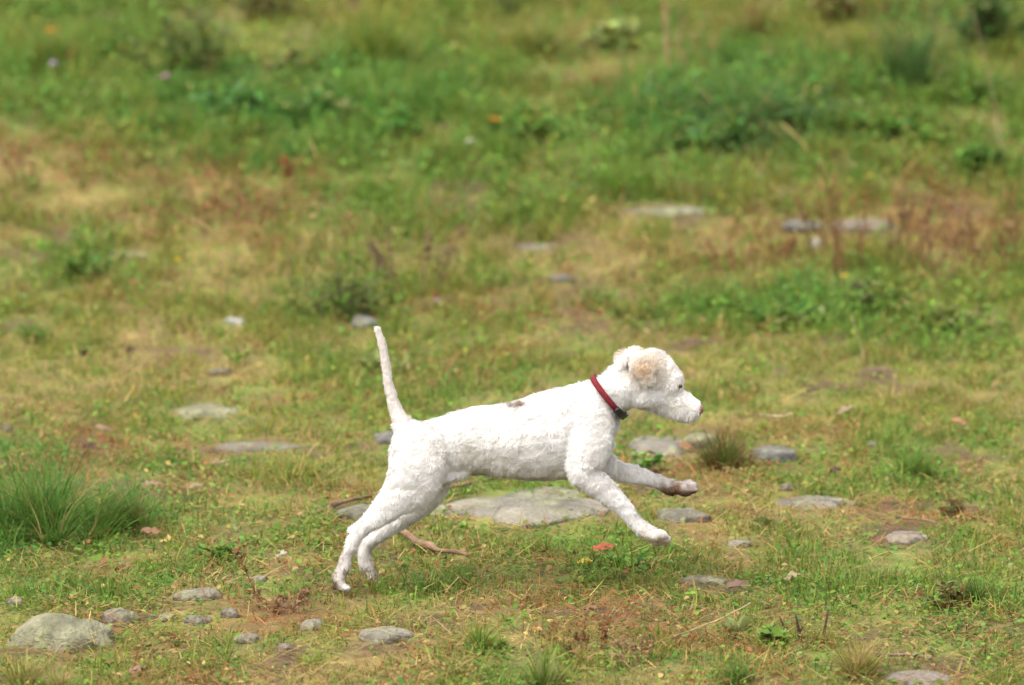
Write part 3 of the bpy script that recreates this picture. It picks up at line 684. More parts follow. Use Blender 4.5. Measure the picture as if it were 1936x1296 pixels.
for kk, wf in enumerate((0.8, 1.0, 0.75)):
    hw = sd_ * (wd * wf * 0.5)[:, None]; rows += [pts[kk] - hw, pts[kk] + hw]; cc += [cols, cols]
rows.append(pts[3]); cc.append(cols)
V = np.stack(rows, 1).reshape(-1, 3) - DOG0; Cc = np.stack(cc, 1).reshape(-1, 3); b0 = (np.arange(NF) * 7)[:, None]
qd = np.concatenate([b0 + np.array([0, 1, 3, 2]), b0 + np.array([2, 3, 5, 4])]); td = b0 + np.array([4, 5, 6])
fo = link('fur', raw_mesh('fur', V, [qd, td], Cc), M_fur, dog); fo['kind'] = 'stuff'

# eyes, nose
def small_ball(name, c, r, m, parent, sub=3):
    v, f = ICO3; return link(name, raw_mesh(name, v * np.array(r), [f], np.repeat([[1., 1, 1]], len(v), 0)), m, parent, tuple(np.asarray(c) - DOG0))
for sgn in (-1, 1):
    c = Q(1285, 730, sgn * 0.0252)
    lid = small_ball('eyelid', c + np.array([-0.0005, 0, 0]), (0.0046, 0.0034, 0.0054), M_lid, dog)
    lid.rotation_euler = (0, 0.5, sgn * 0.75 )
    ey = small_ball('eye', c + np.array([0.0012, sgn * 0.0022, 0.0002]), (0.0042, 0.0030, 0.0044), M_eye, dog); ey.rotation_euler = (0, 0.5, sgn * 0.75)
v, f = ICO3; nv_ = v.copy()
nv_[:, 0] = np.where(v[:, 0] > 0, np.abs(v[:, 0]) ** 1.3 * 0.8, v[:, 0]); nv_[:, 1] *= 1 + 0.25 * v[:, 2]
for s_ in (-1, 1):                            # nostrils
    dd = (v[:, 0] - 0.75) ** 2 + (v[:, 1] - s_ * 0.5) ** 2 * 2 + (v[:, 2] + 0.1) ** 2 * 3; nv_[:, 0] -= 0.35 * np.exp(-dd * 9)
nob = link('nose', raw_mesh('nose', nv_ * np.array([0.009, 0.012, 0.0105]), [f], np.repeat([[1., 1, 1]], len(v), 0)), M_nose, dog, tuple(Q(1323, 776, 0) - DOG0)); nob.rotation_euler = (0, 0.35, 0)

# collar: a webbing band round the neck, buckle at the throat
ctop, cbot = Q(1121, 714, 0), Q(1181, 786, 0); cc0 = (ctop + cbot) / 2; ax = (cbot - ctop) / 2; ra = np.linalg.norm(ax) * 0.985; ax /= np.linalg.norm(ax)
yy = np.array([0, 1.0, 0]); wdir = np.cross(ax, yy); wdir /= np.linalg.norm(wdir)
def band(a0, a1, half, thick, rb, k=64, ext=0.0):
    th = np.linspace(a0, a1, k); rows = []
    for t_ in th:
        e = ax * math.cos(t_) * (ra + ext) + yy * math.sin(t_) * (rb + ext); nrm = ax * math.cos(t_) / ra + yy * math.sin(t_) / rb; nrm /= np.linalg.norm(nrm)
        cpt = cc0 + e; rows += [cpt - wdir * half, cpt - wdir * half + nrm * thick, cpt + wdir * half + nrm * thick, cpt + wdir * half]
    V = np.array(rows); F = []
    for i in range(k - 1):
        for j in range(4): F.append((i * 4 + j, i * 4 + (j + 1) % 4, (i + 1) * 4 + (j + 1) % 4, (i + 1) * 4 + j))
    F += [(3, 2, 1, 0), ((k - 1) * 4, (k - 1) * 4 + 1, (k - 1) * 4 + 2, (k - 1) * 4 + 3)]
    return V - DOG0, F
V, F_ = band(0.0, 2 * math.pi, 0.0056, 0.0030, 0.0465)
col_o = link('collar', raw_mesh('collar', V, [F_], np.ones((len(V), 3)), smooth=False), M_collar, dog); col_o['label'] = 'red webbing dog collar'
V, F_ = band(-1.15, 0.30, 0.0066, 0.0044, 0.0465, 16, 0.0008)
bk = link('buckle', raw_mesh('buckle', V, [F_], np.ones((len(V), 3)), smooth=False), M_buckle, col_o); bk['label'] = 'black plastic clip of the collar'

# ------------------------------------------------------------------ grass tufts
def tuft(px, py, wpx, hpx, nb, cols, label, droop=1.0, wide=1.0, dead=0.08, cat='grass tuft', name='grass_tuft', spread=1.0, lean0=0.0):
    b = P(px, py); s = scale_at(b); W = wpx * s; Hh = hpx * s
    nc = max(3, int(nb / 90)); ca = rng.uniform(0, 6.28, nc); crr = W * 0.34 * np.sqrt(rng.random(nc)) * np.where(np.arange(nc) < 2, 0.3, 1)
    cxx, cyy = crr * np.cos(ca), crr * np.sin(ca) * 1.1; chh = (1 - 0.55 * (crr / (W * 0.34)) ** 1.5) * rng.uniform(0.75, 1.1, nc); clean = rng.normal(0, 0.22, nc); cdir = np.where(rng.random(nc) < .7, ca, rng.uniform(0, 6.28, nc))
    g_ = rng.integers(0, nc, nb); an = rng.uniform(0, 2 * np.pi, nb); rr = np.abs(rng.normal(0, 0.055, nb)) * W
    x = cxx[g_] + rr * np.cos(an); y = cyy[g_] + rr * np.sin(an)
    lx = 0.35 * np.cos(an) * rr / (0.05 * W + 1e-6) + (0.5 * crr / (W * 0.34) * spread * np.cos(cdir) + clean * 0.5)[g_] + rng.normal(0, .22, nb)
    ly = 0.35 * np.sin(an) * rr / (0.05 * W + 1e-6) + (0.5 * crr / (W * 0.34) * spread * np.sin(cdir))[g_] + rng.normal(0, .22, nb)
    az = np.arctan2(ly, lx); lean = np.clip(np.hypot(lx, ly) * 0.75 + lean0, 0, 1.2)
    ln = Hh * chh[g_] * np.clip(rng.lognormal(-0.16, 0.42, nb), 0.2, 1.6)
    bend = rng.uniform(0.2, 1.3, nb) * droop
    wd = rng.uniform(0.0014, 0.0034, nb) * wide * (0.7 + 0.3 * min(Hh / 0.1, 2))
    cols = [np.asarray(c) for c in cols]; ci = np.where(rng.random(nb) < .5, (g_ % len(cols)), rng.integers(0, len(cols), nb)); c = np.stack(cols)[ci] * rng.lognormal(0, 0.2, (nb, 1)) * rng.lognormal(0, 0.05, (nb, 3))
    dd = rng.random(nb) < dead; c[dd] = STRAW * rng.lognormal(0, 0.15, (dd.sum(), 1))
    zb = gz(b[0] + x, b[1] + y) - b[2] - 0.004
    V, q, t, cc = blades(np.stack([x, y, zb], 1), ln, wd, az, lean, bend, c, c * 0.9 + 0.1 * STRAW, 4)
    o = link(name, raw_mesh(name, V, [q, t], cc), M_grass, None, tuple(b)); tag(o, label, cat, 'grass tufts in the meadow')
    return o
OLIVE = np.array([0.135, 0.125, 0.040]); BLUG = np.array([0.062, 0.135, 0.038]); BRT = np.array([0.12, 0.23, 0.03])
DKB = np.array([0.075, 0.055, 0.03])
tuft(100, 1015, 350, 165, 2300, [EMER, GREEN * .9, EMER * .8, GREEN * .7, EMER * .9], 'large lush green grass tuft at the left edge of the meadow', 1.2, 0.8, 0.06)
tuft(262, 1000, 150, 80, 420, [GREEN, OLIVE, EMER], 'low ragged green tuft on the right side of the large lush tuft', 1.2)
tuft(1370, 888, 150, 82, 800, [OLIVE * .8, OLIVE * .6, RED * .5, GREEN * .6], 'brownish olive grass tuft between the grey stones ahead of the dog', 0.7, 1.0, 0.12)
tuft(1725, 905, 150, 64, 420, [GREEN, EMER, BRT * .8], 'soft green grass tuft in the open grass right of the stones', 1.0)
tuft(905, 1228, 120, 60, 320, [GREEN, YG, BRT], 'green and yellow tuft at the bottom below the dog', 0.9)
tuft(1618, 1284, 150, 74, 480, [YG * 1.15, STRAW, YG], 'yellowish grass tuft left of the pale stone at the bottom edge', 1.0, 1.0, 0.3)
tuft(810, 1118, 190, 50, 480, [GREEN, EMER, BRT * .8], 'low fresh green tuft beside the far hind paw', 1.0)
tuft(60, 648, 110, 52, 300, [GREEN, EMER], 'green grass tuft at the left edge, level with the tail tip', 1.0)
tuft(1035, 1050, 90, 44, 220, [GREEN, YG], 'small green tuft in front of the flat stone slab', 1.0)
tuft(560, 905, 160, 40, 260, [YG, GREEN], 'low yellow green tuft left of the rump of the dog', 1.1)
tuft(1180, 606, 90, 40, 220, [OLIVE, GREEN], 'small olive tuft in the far grass above the neck of the dog', 1.0)
tuft(1150, 372, 80, 80, 260, [BRT, GREEN, YG], 'bright green upright tuft below the far drooping clump', 0.7)
tuft(1395, 1290, 190, 56, 420, [EMER, GREEN * .8], 'dark green tuft at the bottom edge below the dead twigs', 1.1)
tuft(60, 1302, 230, 74, 300, [YG, PALE, STRAW], 'long pale blades at the bottom left corner', 1.0, 1.3, 0.3)
tuft(1030, 1302, 170, 80, 240, [PALE, GREEN, YG], 'long pale green blades at the middle of the bottom edge', 0.8, 1.3, 0.2)
tuft(1840, 1140, 170, 60, 420, [GREEN * .8, DARK, EMER], 'dark green tuft near the lower right edge', 1.1)
TD = np.array([0.032, 0.078, 0.018]); TL = np.array([0.115, 0.195, 0.075])
tuft(1235, 226, 260, 150, 560, [TD, EMER * .7, TD * 1.3, STRAW * .7, TL], 'left part of the drooping dark green clump on the far bank', 2.2, 3.2, 0.05, spread=1.6, lean0=.45)
tuft(1385, 250, 350, 205, 900, [TD, TD * 1.4, BLUG, TL, EMER * .6], 'middle and largest drooping dark green clump on the far bank', 2.3, 2.6, 0.05, spread=1.7, lean0=.45)
tuft(1510, 244, 240, 165, 560, [TD, TD, BLUG, TL], 'right part of the drooping dark green clump on the far bank', 2.3, 2.6, 0.05, spread=1.6, lean0=.45)
tuft(1716, 172, 105, 135, 520, [BLUG * .9, DARK, EMER * .6], 'dark upright clump standing alone at the far right', 0.5, 2.0, 0.02, spread=.5)
tuft(1130, 172, 190, 70, 420, [STRAW, STRAW * .9, YG], 'straw yellow clump left of the far drooping clump', 1.4, 1.3, 0.5)
tuft(720, 128, 200, 120, 480, [YG, GREEN, GREEN], 'tall yellow green grass clump at the top left of centre', 0.5, 1.5, spread=.7)
tuft(90, 150, 220, 110, 480, [GREEN, YG, EMER], 'tall green grass clump in the top left corner', 0.6, 1.5, spread=.8)
tuft(1000, 100, 190, 90, 420, [YG, PALE * .8, GREEN], 'pale green grass clump at the top middle', 0.8, 1.6)
tuft(1440, 70, 220, 90, 420, [YG, OLIVE, STRAW * .8], 'dull olive grass clump at the top above the far bank', 0.6, 1.5, 0.25, spread=.7)
tuft(1620, 120, 140, 90, 320, [GREEN, YG, OLIVE], 'green and olive clump left of the dark upright clump', 0.8, 1.5, 0.15)
tuft(1830, 190, 170, 90, 380, [GREEN, EMER], 'lush green clump at the right edge of the far bank', 0.9, 1.5)
tuft(860, 300, 220, 60, 420, [GREEN, EMER, YG], 'low green clump in the middle of the far lush grass', 0.9, 1.3)
tuft(300, 250, 200, 60, 360, [GREEN, EMER], 'low green clump at left below the dark far shrub', 0.9, 1.3)

# ------------------------------------------------------------------ leafy plants and bushes
def leafy(px, py, wpx, hpx, nstem, nleaf, lsize, cols, label, name='leafy_weed', cat='weed', group='leafy weeds in the meadow', stemc=(0.12, 0.13, 0.05), narrow=0.45):
    b = P(px, py); s = scale_at(b); W, Hh = wpx * s, hpx * s
    e = empty(name, tuple(b)); tag(e, label, cat, group)
    st = MB(); fo = MB(); per = max(nleaf // nstem, 1)
    for i in range(nstem):
        a = rng.uniform(0, 2 * np.pi); o_ = math.sqrt(rng.random()); rr = W * 0.5 * o_
        h = Hh * (1 - 0.45 * o_ ** 2) * rng.uniform(0.7, 1.1)
        base = np.array([0.25 * rr * math.cos(a), 0.25 * rr * math.sin(a), -0.004]); tipp = np.array([rr * math.cos(a), rr * math.sin(a), h])
        f = np.linspace(0, 1, 6)[:, None]; pts = base + (tipp - base) * f + np.array([0, 0, 1]) * (0.12 * h * np.sin(f * np.pi)) + rng.normal(0, 0.012 * h, (6, 3)) * f
        st.tube(pts, np.linspace(0.0022, 0.0009, 6) * (0.6 + Hh * 4), np.asarray(stemc) * rng.uniform(.8, 1.2), 4)
        m = per; u = rng.uniform(0.12, 1.0, m); ii = np.clip((u * 5).astype(int), 0, 4); ff = (u * 5 - ii)[:, None]
        bp = pts[ii] * (1 - ff) + pts[ii + 1] * ff
        az = rng.uniform(0, 6.28, m); el = rng.uniform(-0.35, 0.9, m); dv = np.stack([np.cos(az) * np.cos(el), np.sin(az) * np.cos(el), np.sin(el)], 1)
        up = np.stack([rng.normal(0, .4, m), rng.normal(0, .4, m), np.ones(m)], 1)
        c = np.stack([np.asarray(x_) for x_ in cols])[rng.integers(0, len(cols), m)] * rng.lognormal(0, 0.2, (m, 1)) * rng.lognormal(0, 0.05, (m, 3))
        ln = lsize * rng.uniform(0.6, 1.35, m) * (1.15 - 0.5 * u)
        V, q, cc = leaves(bp, dv, up, ln, ln * narrow * rng.uniform(0.8, 1.25, m), c); fo.add(V, q, None, cc)
    st.build('stem', M_stalk, e); fo.build('foliage', M_herb, e)
    return e
DKO = np.array([0.110, 0.128, 0.036]); DARK = np.array([0.062, 0.105, 0.026])
leafy(650, 604, 240, 120, 18, 300, 0.030, [DKO, GREEN, GREEN * .8, OLIVE], 'dark green prickly bush left of the dried brown plant', 'thistle_bush', 'bush', None, narrow=.35)
leafy(572, 600, 110, 50, 9, 200, 0.022, [OLIVE, GREEN, YG], 'low olive weed on the left of the dark prickly bush')
leafy(330, 160, 280, 170, 22, 400, 0.040, [DKO, DARK, GREEN, YG * .8], 'large dark olive shrub on the far bank at the top left', 'far_shrub', 'shrub', None)
leafy(1880, 96, 190, 130, 16, 420, 0.040, [DARK, EMER * .6, DKO], 'dark green shrub in the top right corner', 'far_shrub', 'shrub', None)
leafy(500, 36, 190, 70, 12, 220, 0.032, [DKO, OLIVE * .8, RED * .5], 'brownish green shrub at the top edge left of centre', 'far_shrub', 'shrub', None)
leafy(1590, 40, 170, 80, 10, 180, 0.032, [OLIVE, RED * .7, YG * .8], 'brownish shrub at the top edge right of centre', 'far_shrub', 'shrub', None)
leafy(440, 236, 170, 70, 13, 330, 0.034, [EMER, EMER * 1.15, BLUG], 'emerald leafy herb patch below the dark far shrub', narrow=.6)
leafy(610, 230, 190, 70, 14, 380, 0.034, [EMER, GREEN, PALE * .7], 'emerald leafy herbs in the middle of the far left bank', narrow=.6)
leafy(740, 262, 150, 60, 11, 260, 0.032, [EMER, GREEN], 'emerald leafy herbs at the right of the far left bank', narrow=.6)
leafy(560, 150, 140, 60, 10, 220, 0.034, [YG, PALE * .7, STRAW * .7], 'yellow green herbs at the top between shrub and tall grass', narrow=.5)
leafy(1010, 262, 200, 60, 13, 330, 0.032, [GREEN, EMER, YG], 'green herbs on the far bank above the head of the dog', narrow=.55)
leafy(1180, 96, 150, 50, 10, 200, 0.040, [PALE, PALE * .8, YG], 'pale yellow green broad leaves at the top middle', narrow=.65)
leafy(1330, 275, 260, 55, 14, 360, 0.032, [EMER, GREEN, BLUG], 'green herbs in front of the far drooping clump', narrow=.55)
leafy(1700, 262, 240, 60, 14, 360, 0.032, [EMER, GREEN, YG], 'green herbs on the far bank in front of the dark upright clump', narrow=.55)
leafy(1860, 330, 160, 60, 10, 240, 0.030, [EMER, GREEN], 'green herbs at the right edge above the dry stalks', narrow=.55)
leafy(160, 530, 130, 50, 9, 180, 0.026, [GREEN, EMER, PALE * .7], 'green weed near the left edge in the far dry grass', narrow=.55)
leafy(1480, 618, 250, 50, 14, 260, 0.026, [EMER, GREEN, PALE * .8, BRT], 'fresh green weeds right of the middle above the head of the dog', narrow=.6)
leafy(1650, 600, 180, 75, 11, 180, 0.028, [GREEN, DKO, YG], 'dark centred green weed at right with brown seed heads', narrow=.5)
leafy(1800, 628, 240, 60, 12, 200, 0.028, [GREEN, YG, OLIVE], 'green weeds near the right edge below the dry stalks', narrow=.55)
leafy(1370, 604, 110, 36, 8, 150, 0.024, [GREEN, EMER * .8], 'low green weed left of the fresh green weeds', narrow=.6)
leafy(1465, 1222, 90, 34, 6, 60, 0.026, [PALE * .8, BRT, GREEN], 'pale leafy weed at the foot of the dead twigs', narrow=.7)
leafy(1795, 1150, 110, 50, 8, 150, 0.024, [DKO, OLIVE, RED * .7], 'dark brownish weed in the grass near the lower right edge')
leafy(1800, 975, 90, 32, 8, 130, 0.022, [DKO, RED * .7, OLIVE], 'dark tangled weed on bare earth at the right', stemc=(0.09, 0.05, 0.03))
leafy(430, 1065, 130, 40, 8, 140, 0.022, [GREEN, EMER], 'green leafy weed around the reddish dock stalk', narrow=.55)
leafy(1210, 892, 90, 40, 7, 90, 0.026, [BRT, EMER, PALE * .7], 'bright leafy weed in front of the chest of the dog', narrow=.5)
leafy(1180, 1072, 110, 26, 8, 110, 0.022, [BRT, EMER], 'bright low weed beside the red fallen leaf', narrow=.6)

# broad rosettes: every leaf by itself
def leaf_mesh(name, L, W, curl, col, seed, jag=0.0, fold=0.45):
    r = np.random.default_rng(seed); nu, nv2 = 9, 5; V = []; Cc = []
    for i in range(nu):
        u = i / (nu - 1); w_ = W * 0.5 * (math.sin(math.pi * min(u ** 0.8, 1)) ** 0.8 + 0.04) * (1 + jag * r.normal())
        for j in range(nv2):
            v = j / (nv2 - 1) * 2 - 1
            V.append((u * L * math.cos(curl * u * .5), v * w_, L * 0.25 * math.sin(u * 2.2) * curl + abs(v) * w_ * fold + 0.0022 * r.normal())); Cc.append(np.asarray(col) * (1 + 0.12 * r.normal()))
    F = [(i * nv2 + j, i * nv2 + j + 1, (i + 1) * nv2 + j + 1, (i + 1) * nv2 + j) for i in range(nu - 1) for j in range(nv2 - 1)]
    return raw_mesh(name, V, [F], np.clip(np.array(Cc), 0.01, 0.9))
def rosette(px, py, nl, L, W, col, label, elev=0.5):
    b = P(px, py); e = empty('broadleaf_weed', tuple(b)); tag(e, label, 'weed', 'leafy weeds in the meadow')
    mes = [leaf_mesh('leaf', L, W, 0.5 + 0.2 * k_, col * (0.9 + 0.1 * k_), 700 + int(px) + k_, 0.05) for k_ in range(3)]
    for m_ in mes: m_.materials.append(M_herb)
    for i in range(nl):
        o = bpy.data.objects.new('leaf', mes[i % 3]); C.objects.link(o); o.parent = e
        az = i * 2.4 + rng.normal(0, .3); o.location = (0.006 * math.cos(az), 0.006 * math.sin(az), 0.004); sc_ = rng.uniform(.7, 1.1); o.scale = (sc_, sc_, sc_)
        o.rotation_euler = (rng.normal(0, .25), -rng.uniform(0.15, elev + .35), az)
    return e
rosette(702, 706, 9, 0.055, 0.022, PALE * .95, 'pale green broad leaved weed just behind the tail', 0.7)
rosette(760, 704, 6, 0.045, 0.018, PALE * .8, 'smaller pale broad leaved weed right of the tail', 0.6)
rosette(1392, 1208, 8, 0.05, 0.020, PALE * .75, 'pale rosette weed left of the dead twigs', 0.4)
rosette(1440, 1000, 6, 0.035, 0.016, PALE * .7, 'small pale rosette below the long wavy stone', 0.4)
rosette(445, 690, 7, 0.04, 0.018, BRT, 'bright green rosette in the grass left of the tail', 0.4)
rosette(1100, 1112, 6, 0.035, 0.015, BRT * .9, 'bright green rosette in the grass below the slab', 0.4)
rosette(950, 30, 7, 0.10, 0.05, PALE * .9, 'pale broad leaved plant at the top edge near the middle', 0.8)

# ------------------------------------------------------------------ dry stalks and seed heads
def stalk(px, py, topx, topy, nbr, col, label, name='dry_stalk', seeds=24, thick=0.0022, sl=0.007, cat='dry plant', group='dry stalks in the meadow', spread=0.28, sub=1):
    b = P(px, py); s = scale_at(b); Hh = (py - topy) * s / math.cos(0.18); dx = (topx - px) * s
    e = empty(name, tuple(b)); tag(e, label, cat, group); st = MB(); sd2 = MB(); col = np.asarray(col, float)
    for j in range(sub):
        st = MB()
        ox, oy = (0, 0) if sub == 1 else (rng.normal(0, Hh * spread), rng.normal(0, Hh * spread * 1.2)); hh = Hh * (1 if j == 0 else rng.uniform(0.5, 1.0)); ddx = dx + (0 if j == 0 else rng.normal(0, Hh * .12))
        f = np.linspace(0, 1, 8)[:, None]
        pts = np.array([ox * .5, oy * .5, -0.006]) + np.concatenate([(ddx + ox * .5) * f ** 1.4, oy * .5 * f + 0.02 * Hh * np.sin(f * 5), hh * f], 1) + rng.normal(0, 0.006 * hh, (8, 3)) * f
        st.tube(pts, np.linspace(thick, thick * .4, 8), col * rng.uniform(.85, 1.15), 5)
        ends = [(pts[-1], 1.0)]
        for i in range(nbr):
            u = rng.uniform(0.4, 0.95); p0 = pts[int(u * 7)]; a = rng.uniform(0, 6.28); L_ = hh * rng.uniform(.10, .26)
            br = p0 + np.linspace(0, 1, 4)[:, None] * np.array([math.cos(a) * .6, math.sin(a) * .6, 0.8]) * L_
            st.tube(br, np.linspace(thick * .5, thick * .25, 4), col * rng.uniform(.85, 1.15), 4); ends.append((br, .6))
        st.build('stem', M_stalk, e)
        if seeds:
            m = seeds; pp = []
            for i in range(m):
                if nbr and rng.random() < .7: br = ends[1 + rng.integers(nbr)][0]; u = rng.random() * 2.99; k_ = int(u); pp.append(br[k_] + (br[k_ + 1] - br[k_]) * (u - k_))
                else: u = 4.5 + rng.random() * 2.49; k_ = int(u); pp.append(pts[k_] + (pts[k_ + 1] - pts[k_]) * (u - k_))
            pp = np.array(pp) + rng.normal(0, 0.003, (m, 3)); az = rng.uniform(0, 6.28, m); el = rng.uniform(-.6, 1.2, m)
            dv = np.stack([np.cos(az) * np.cos(el), np.sin(az) * np.cos(el), np.sin(el)], 1); up = rng.normal(0, 1, (m, 3))
            V, q, cc = leaves(pp, dv, up, sl * rng.uniform(.6, 1.4, m), sl * .7 * rng.uniform(.6, 1.4, m), col * rng.lognormal(0, .25, (m, 1))); sd2.add(V, q, None, cc)
    if sd2.v: sd2.build('seed_head', M_dry, e)['kind'] = 'stuff'
    return e
RD = (0.19, 0.10, 0.042); BR = (0.15, 0.10, 0.055); TAN = (0.34, 0.25, 0.12)
stalk(492, 1152, 436, 1024, 7, RD, 'reddish dock stalk leaning left above the small grey stones', 'dock_stalk', 50, 0.0024, 0.008)
stalk(528, 1160, 545, 1118, 6, (0.21, 0.12, 0.06), 'tangled reddish dead stems at the foot of the dock stalk', 'dead_plant', 22, 0.0016, 0.009, sub=10, spread=1.3)
stalk(542, 352, 540, 292, 9, (0.22, 0.085, 0.035), 'dense red brown seed spike in the far left grass', 'dock_stalk', 100, 0.003, 0.010)
stalk(775, 562, 772, 432, 7, BR, 'dried brown plant with dark heads beside the prickly bush', 'dead_plant', 26, 0.0026, 0.012, sub=6, spread=.32)
stalk(385, 418, 378, 350, 5, RD, 'left one of the far reddish stalk clumps at the left', 'dry_stalk_clump', 10, 0.0030, 0.010, sub=8, spread=1.0)
stalk(440, 425, 440, 362, 5, RD, 'middle one of the far reddish stalk clumps at the left', 'dry_stalk_clump', 10, 0.0030, 0.010, sub=8, spread=1.0)
stalk(500, 425, 505, 365, 5, RD, 'right one of the far reddish stalk clumps at the left', 'dry_stalk_clump', 10, 0.0030, 0.010, sub=8, spread=1.0)
stalk(60, 345, 60, 285, 5, (0.2, 0.1, 0.05), 'brown stalk clump at the far left edge', 'dry_stalk_clump', 10, 0.0030, 0.010, sub=5, spread=.6)
stalk(1408, 525, 1412, 418, 7, RD, 'reddish stalk clump nearest the middle among the right dry stalks', 'dry_stalk_clump', 10, 0.0030, 0.010, sub=7, spread=.55)
stalk(1465, 500, 1462, 420, 7, RD, 'short reddish stalk clump in front of the bluish far stone', 'dry_stalk_clump', 10, 0.0030, 0.010, sub=7, spread=.55)
stalk(1558, 510, 1550, 330, 4, (0.16, 0.09, 0.035), 'thin brown stalks rising past the pinkish far stone', 'dry_stalk_clump', 10, 0.0030, 0.010, sub=6, spread=.3)
stalk(1620, 510, 1605, 280, 5, (0.17, 0.085, 0.035), 'tallest reddish stalks left of the right edge', 'dry_stalk_clump', 10, 0.0030, 0.010, sub=6, spread=.28)
stalk(1700, 525, 1712, 350, 6, (0.11, 0.06, 0.028), 'dark brown stalks right of the pinkish far stone', 'dry_stalk_clump', 10, 0.0030, 0.010, sub=7, spread=.4)
stalk(1768, 520, 1770, 350, 5, (0.19, 0.11, 0.05), 'dry tan stalks between the dark brown stalks and the right edge', 'dry_stalk_clump', 10, 0.0030, 0.010, sub=7, spread=.4)
stalk(1850, 500, 1840, 340, 6, RD, 'reddish brown stalks close to the right edge', 'dry_stalk_clump', 10, 0.0030, 0.010, sub=7, spread=.4)
stalk(1918, 520, 1915, 360, 5, (0.15, 0.078, 0.034), 'reddish brown stalks cut by the right edge', 'dry_stalk_clump', 10, 0.0030, 0.010, sub=7, spread=.4)
stalk(1896, 330, 1838, 10, 0, (0.30, 0.21, 0.14), 'long pale bare stem arching up along the far right', 'bare_stem', 0, 0.0015)
stalk(1272, 150, 1268, -30, 4, (0.30, 0.17, 0.10), 'reddish upright stems at the top above the drooping clump', 'dry_stalk_clump', 4, 0.0022, 0.010, sub=4, spread=.12)
stalk(1640, 598, 1636, 530, 4, (0.08, 0.06, 0.035), 'dark seed heads standing in the green weed at right', 'dead_plant', 40, 0.0024, 0.012, sub=3, spread=.3)
stalk(1636, 692, 1606, 590, 0, TAN, 'straight straw coloured stem at right above the open grass', 'bare_stem', 0, 0.0022)
stalk(1490, 1208, 1474, 1160, 1, (0.06, 0.035, 0.022), 'left one of the three thin dead twigs stuck in the grass', 'dead_twig', 0, 0.0034)
stalk(1514, 1216, 1504, 1158, 1, (0.045, 0.027, 0.018), 'dark middle one of the three dead twigs stuck in the grass', 'dead_twig', 0, 0.0046)
stalk(1556, 1214, 1566, 1146, 1, (0.075, 0.042, 0.026), 'right and tallest of the three dead twigs stuck in the grass', 'dead_twig', 0, 0.0038)
stalk(1130, 1230, 1140, 1160, 5, RD, 'loose reddish stems in the dry grass at the bottom middle', 'dead_plant', 46, 0.0014, 0.007, sub=6, spread=.8)
stalk(1200, 1250, 1190, 1190, 5, (0.24, 0.16, 0.08), 'loose tan stems right of the reddish ones at the bottom', 'dead_plant', 40, 0.0014, 0.007, sub=6, spread=.8)
stalk(1010, 1292, 1026, 1220, 0, TAN, 'single bent straw at the bottom near the middle', 'bare_stem', 0, 0.0016)
stalk(162, 684, 162, 656, 1, (0.06, 0.04, 0.025), 'left of two dark seed heads in the dry grass at left', 'seed_stalk', 26, 0.0016, 0.008)
stalk(244, 684, 246, 654, 1, (0.06, 0.04, 0.025), 'right of two dark seed heads in the dry grass at left', 'seed_stalk', 26, 0.0016, 0.008)
stalk(835, 1130, 868, 1085, 0, TAN, 'pale straw stem leaning right in the tuft below the dog', 'bare_stem', 0, 0.0016)

# ------------------------------------------------------------------ flowers
def flower(px, py, hpx, col, label, r=0.012):
    b = P(px, py + hpx); s = scale_at(b); Hh = hpx * s; e = empty('flower', tuple(b)); tag(e, label, 'flower', 'wild flowers in the meadow')
    st = MB(); st.tube(np.array([[0, 0, -0.004], [0.003, 0, Hh * .5], [0, 0, Hh]]), [0.0014, 0.0012, 0.001], (0.10, 0.15, 0.04), 4); st.build('stem', M_stalk, e)
    m = 14; az = np.arange(m) * 2 * np.pi / m + rng.normal(0, .1, m); el = rng.uniform(-.1, .9, m); dv = np.stack([np.cos(az) * np.cos(el), np.sin(az) * np.cos(el), np.sin(el)], 1)
    hd = MB(); V, q, cc = leaves(np.repeat([[0, 0, Hh]], m, 0), dv, np.repeat([[0.05, -.2, 1.]], m, 0), r * rng.uniform(.8, 1.2, m), r * .55, np.asarray(col) * rng.lognormal(0, .1, (m, 1))); hd.add(V, q, None, cc); hd.build('petals', M_petal, e)
YEL = (0.75, 0.52, 0.03); PNK = (0.55, 0.26, 0.45); ORG = (0.62, 0.26, 0.04); WHT = (0.65, 0.62, 0.5)
flower(1596, 522, 40, YEL, 'yellow flower on the green weeds at right', 0.0091)
flower(336, 492, 26, YEL, 'yellow flower in the far dry grass at left', 0.0077)
flower(1645, 333, 30, YEL, 'small yellow flower among the dry stalks at right', 0.0070)
flower(312, 147, 40, PNK, 'pink flower below the dark shrub at the top left', 0.014)
flower(101, 120, 40, (0.5, 0.38, 0.5), 'pale mauve flower at the top left', 0.011)
flower(97, 60, 40, ORG, 'orange flower in the top left corner', 0.017)
flower(935, 228, 34, ORG, 'orange flower head on the far bank at the middle', 0.016)
flower(888, 268, 26, WHT, 'whitish flower on the far bank left of the middle', 0.012)
flower(826, 568, 22, PNK, 'tiny pink flower right of the dried brown plant', 0.006)
flower(880, 662, 24, (0.5, 0.4, 0.06), 'tiny yellow flower above the back of the dog', 0.006)

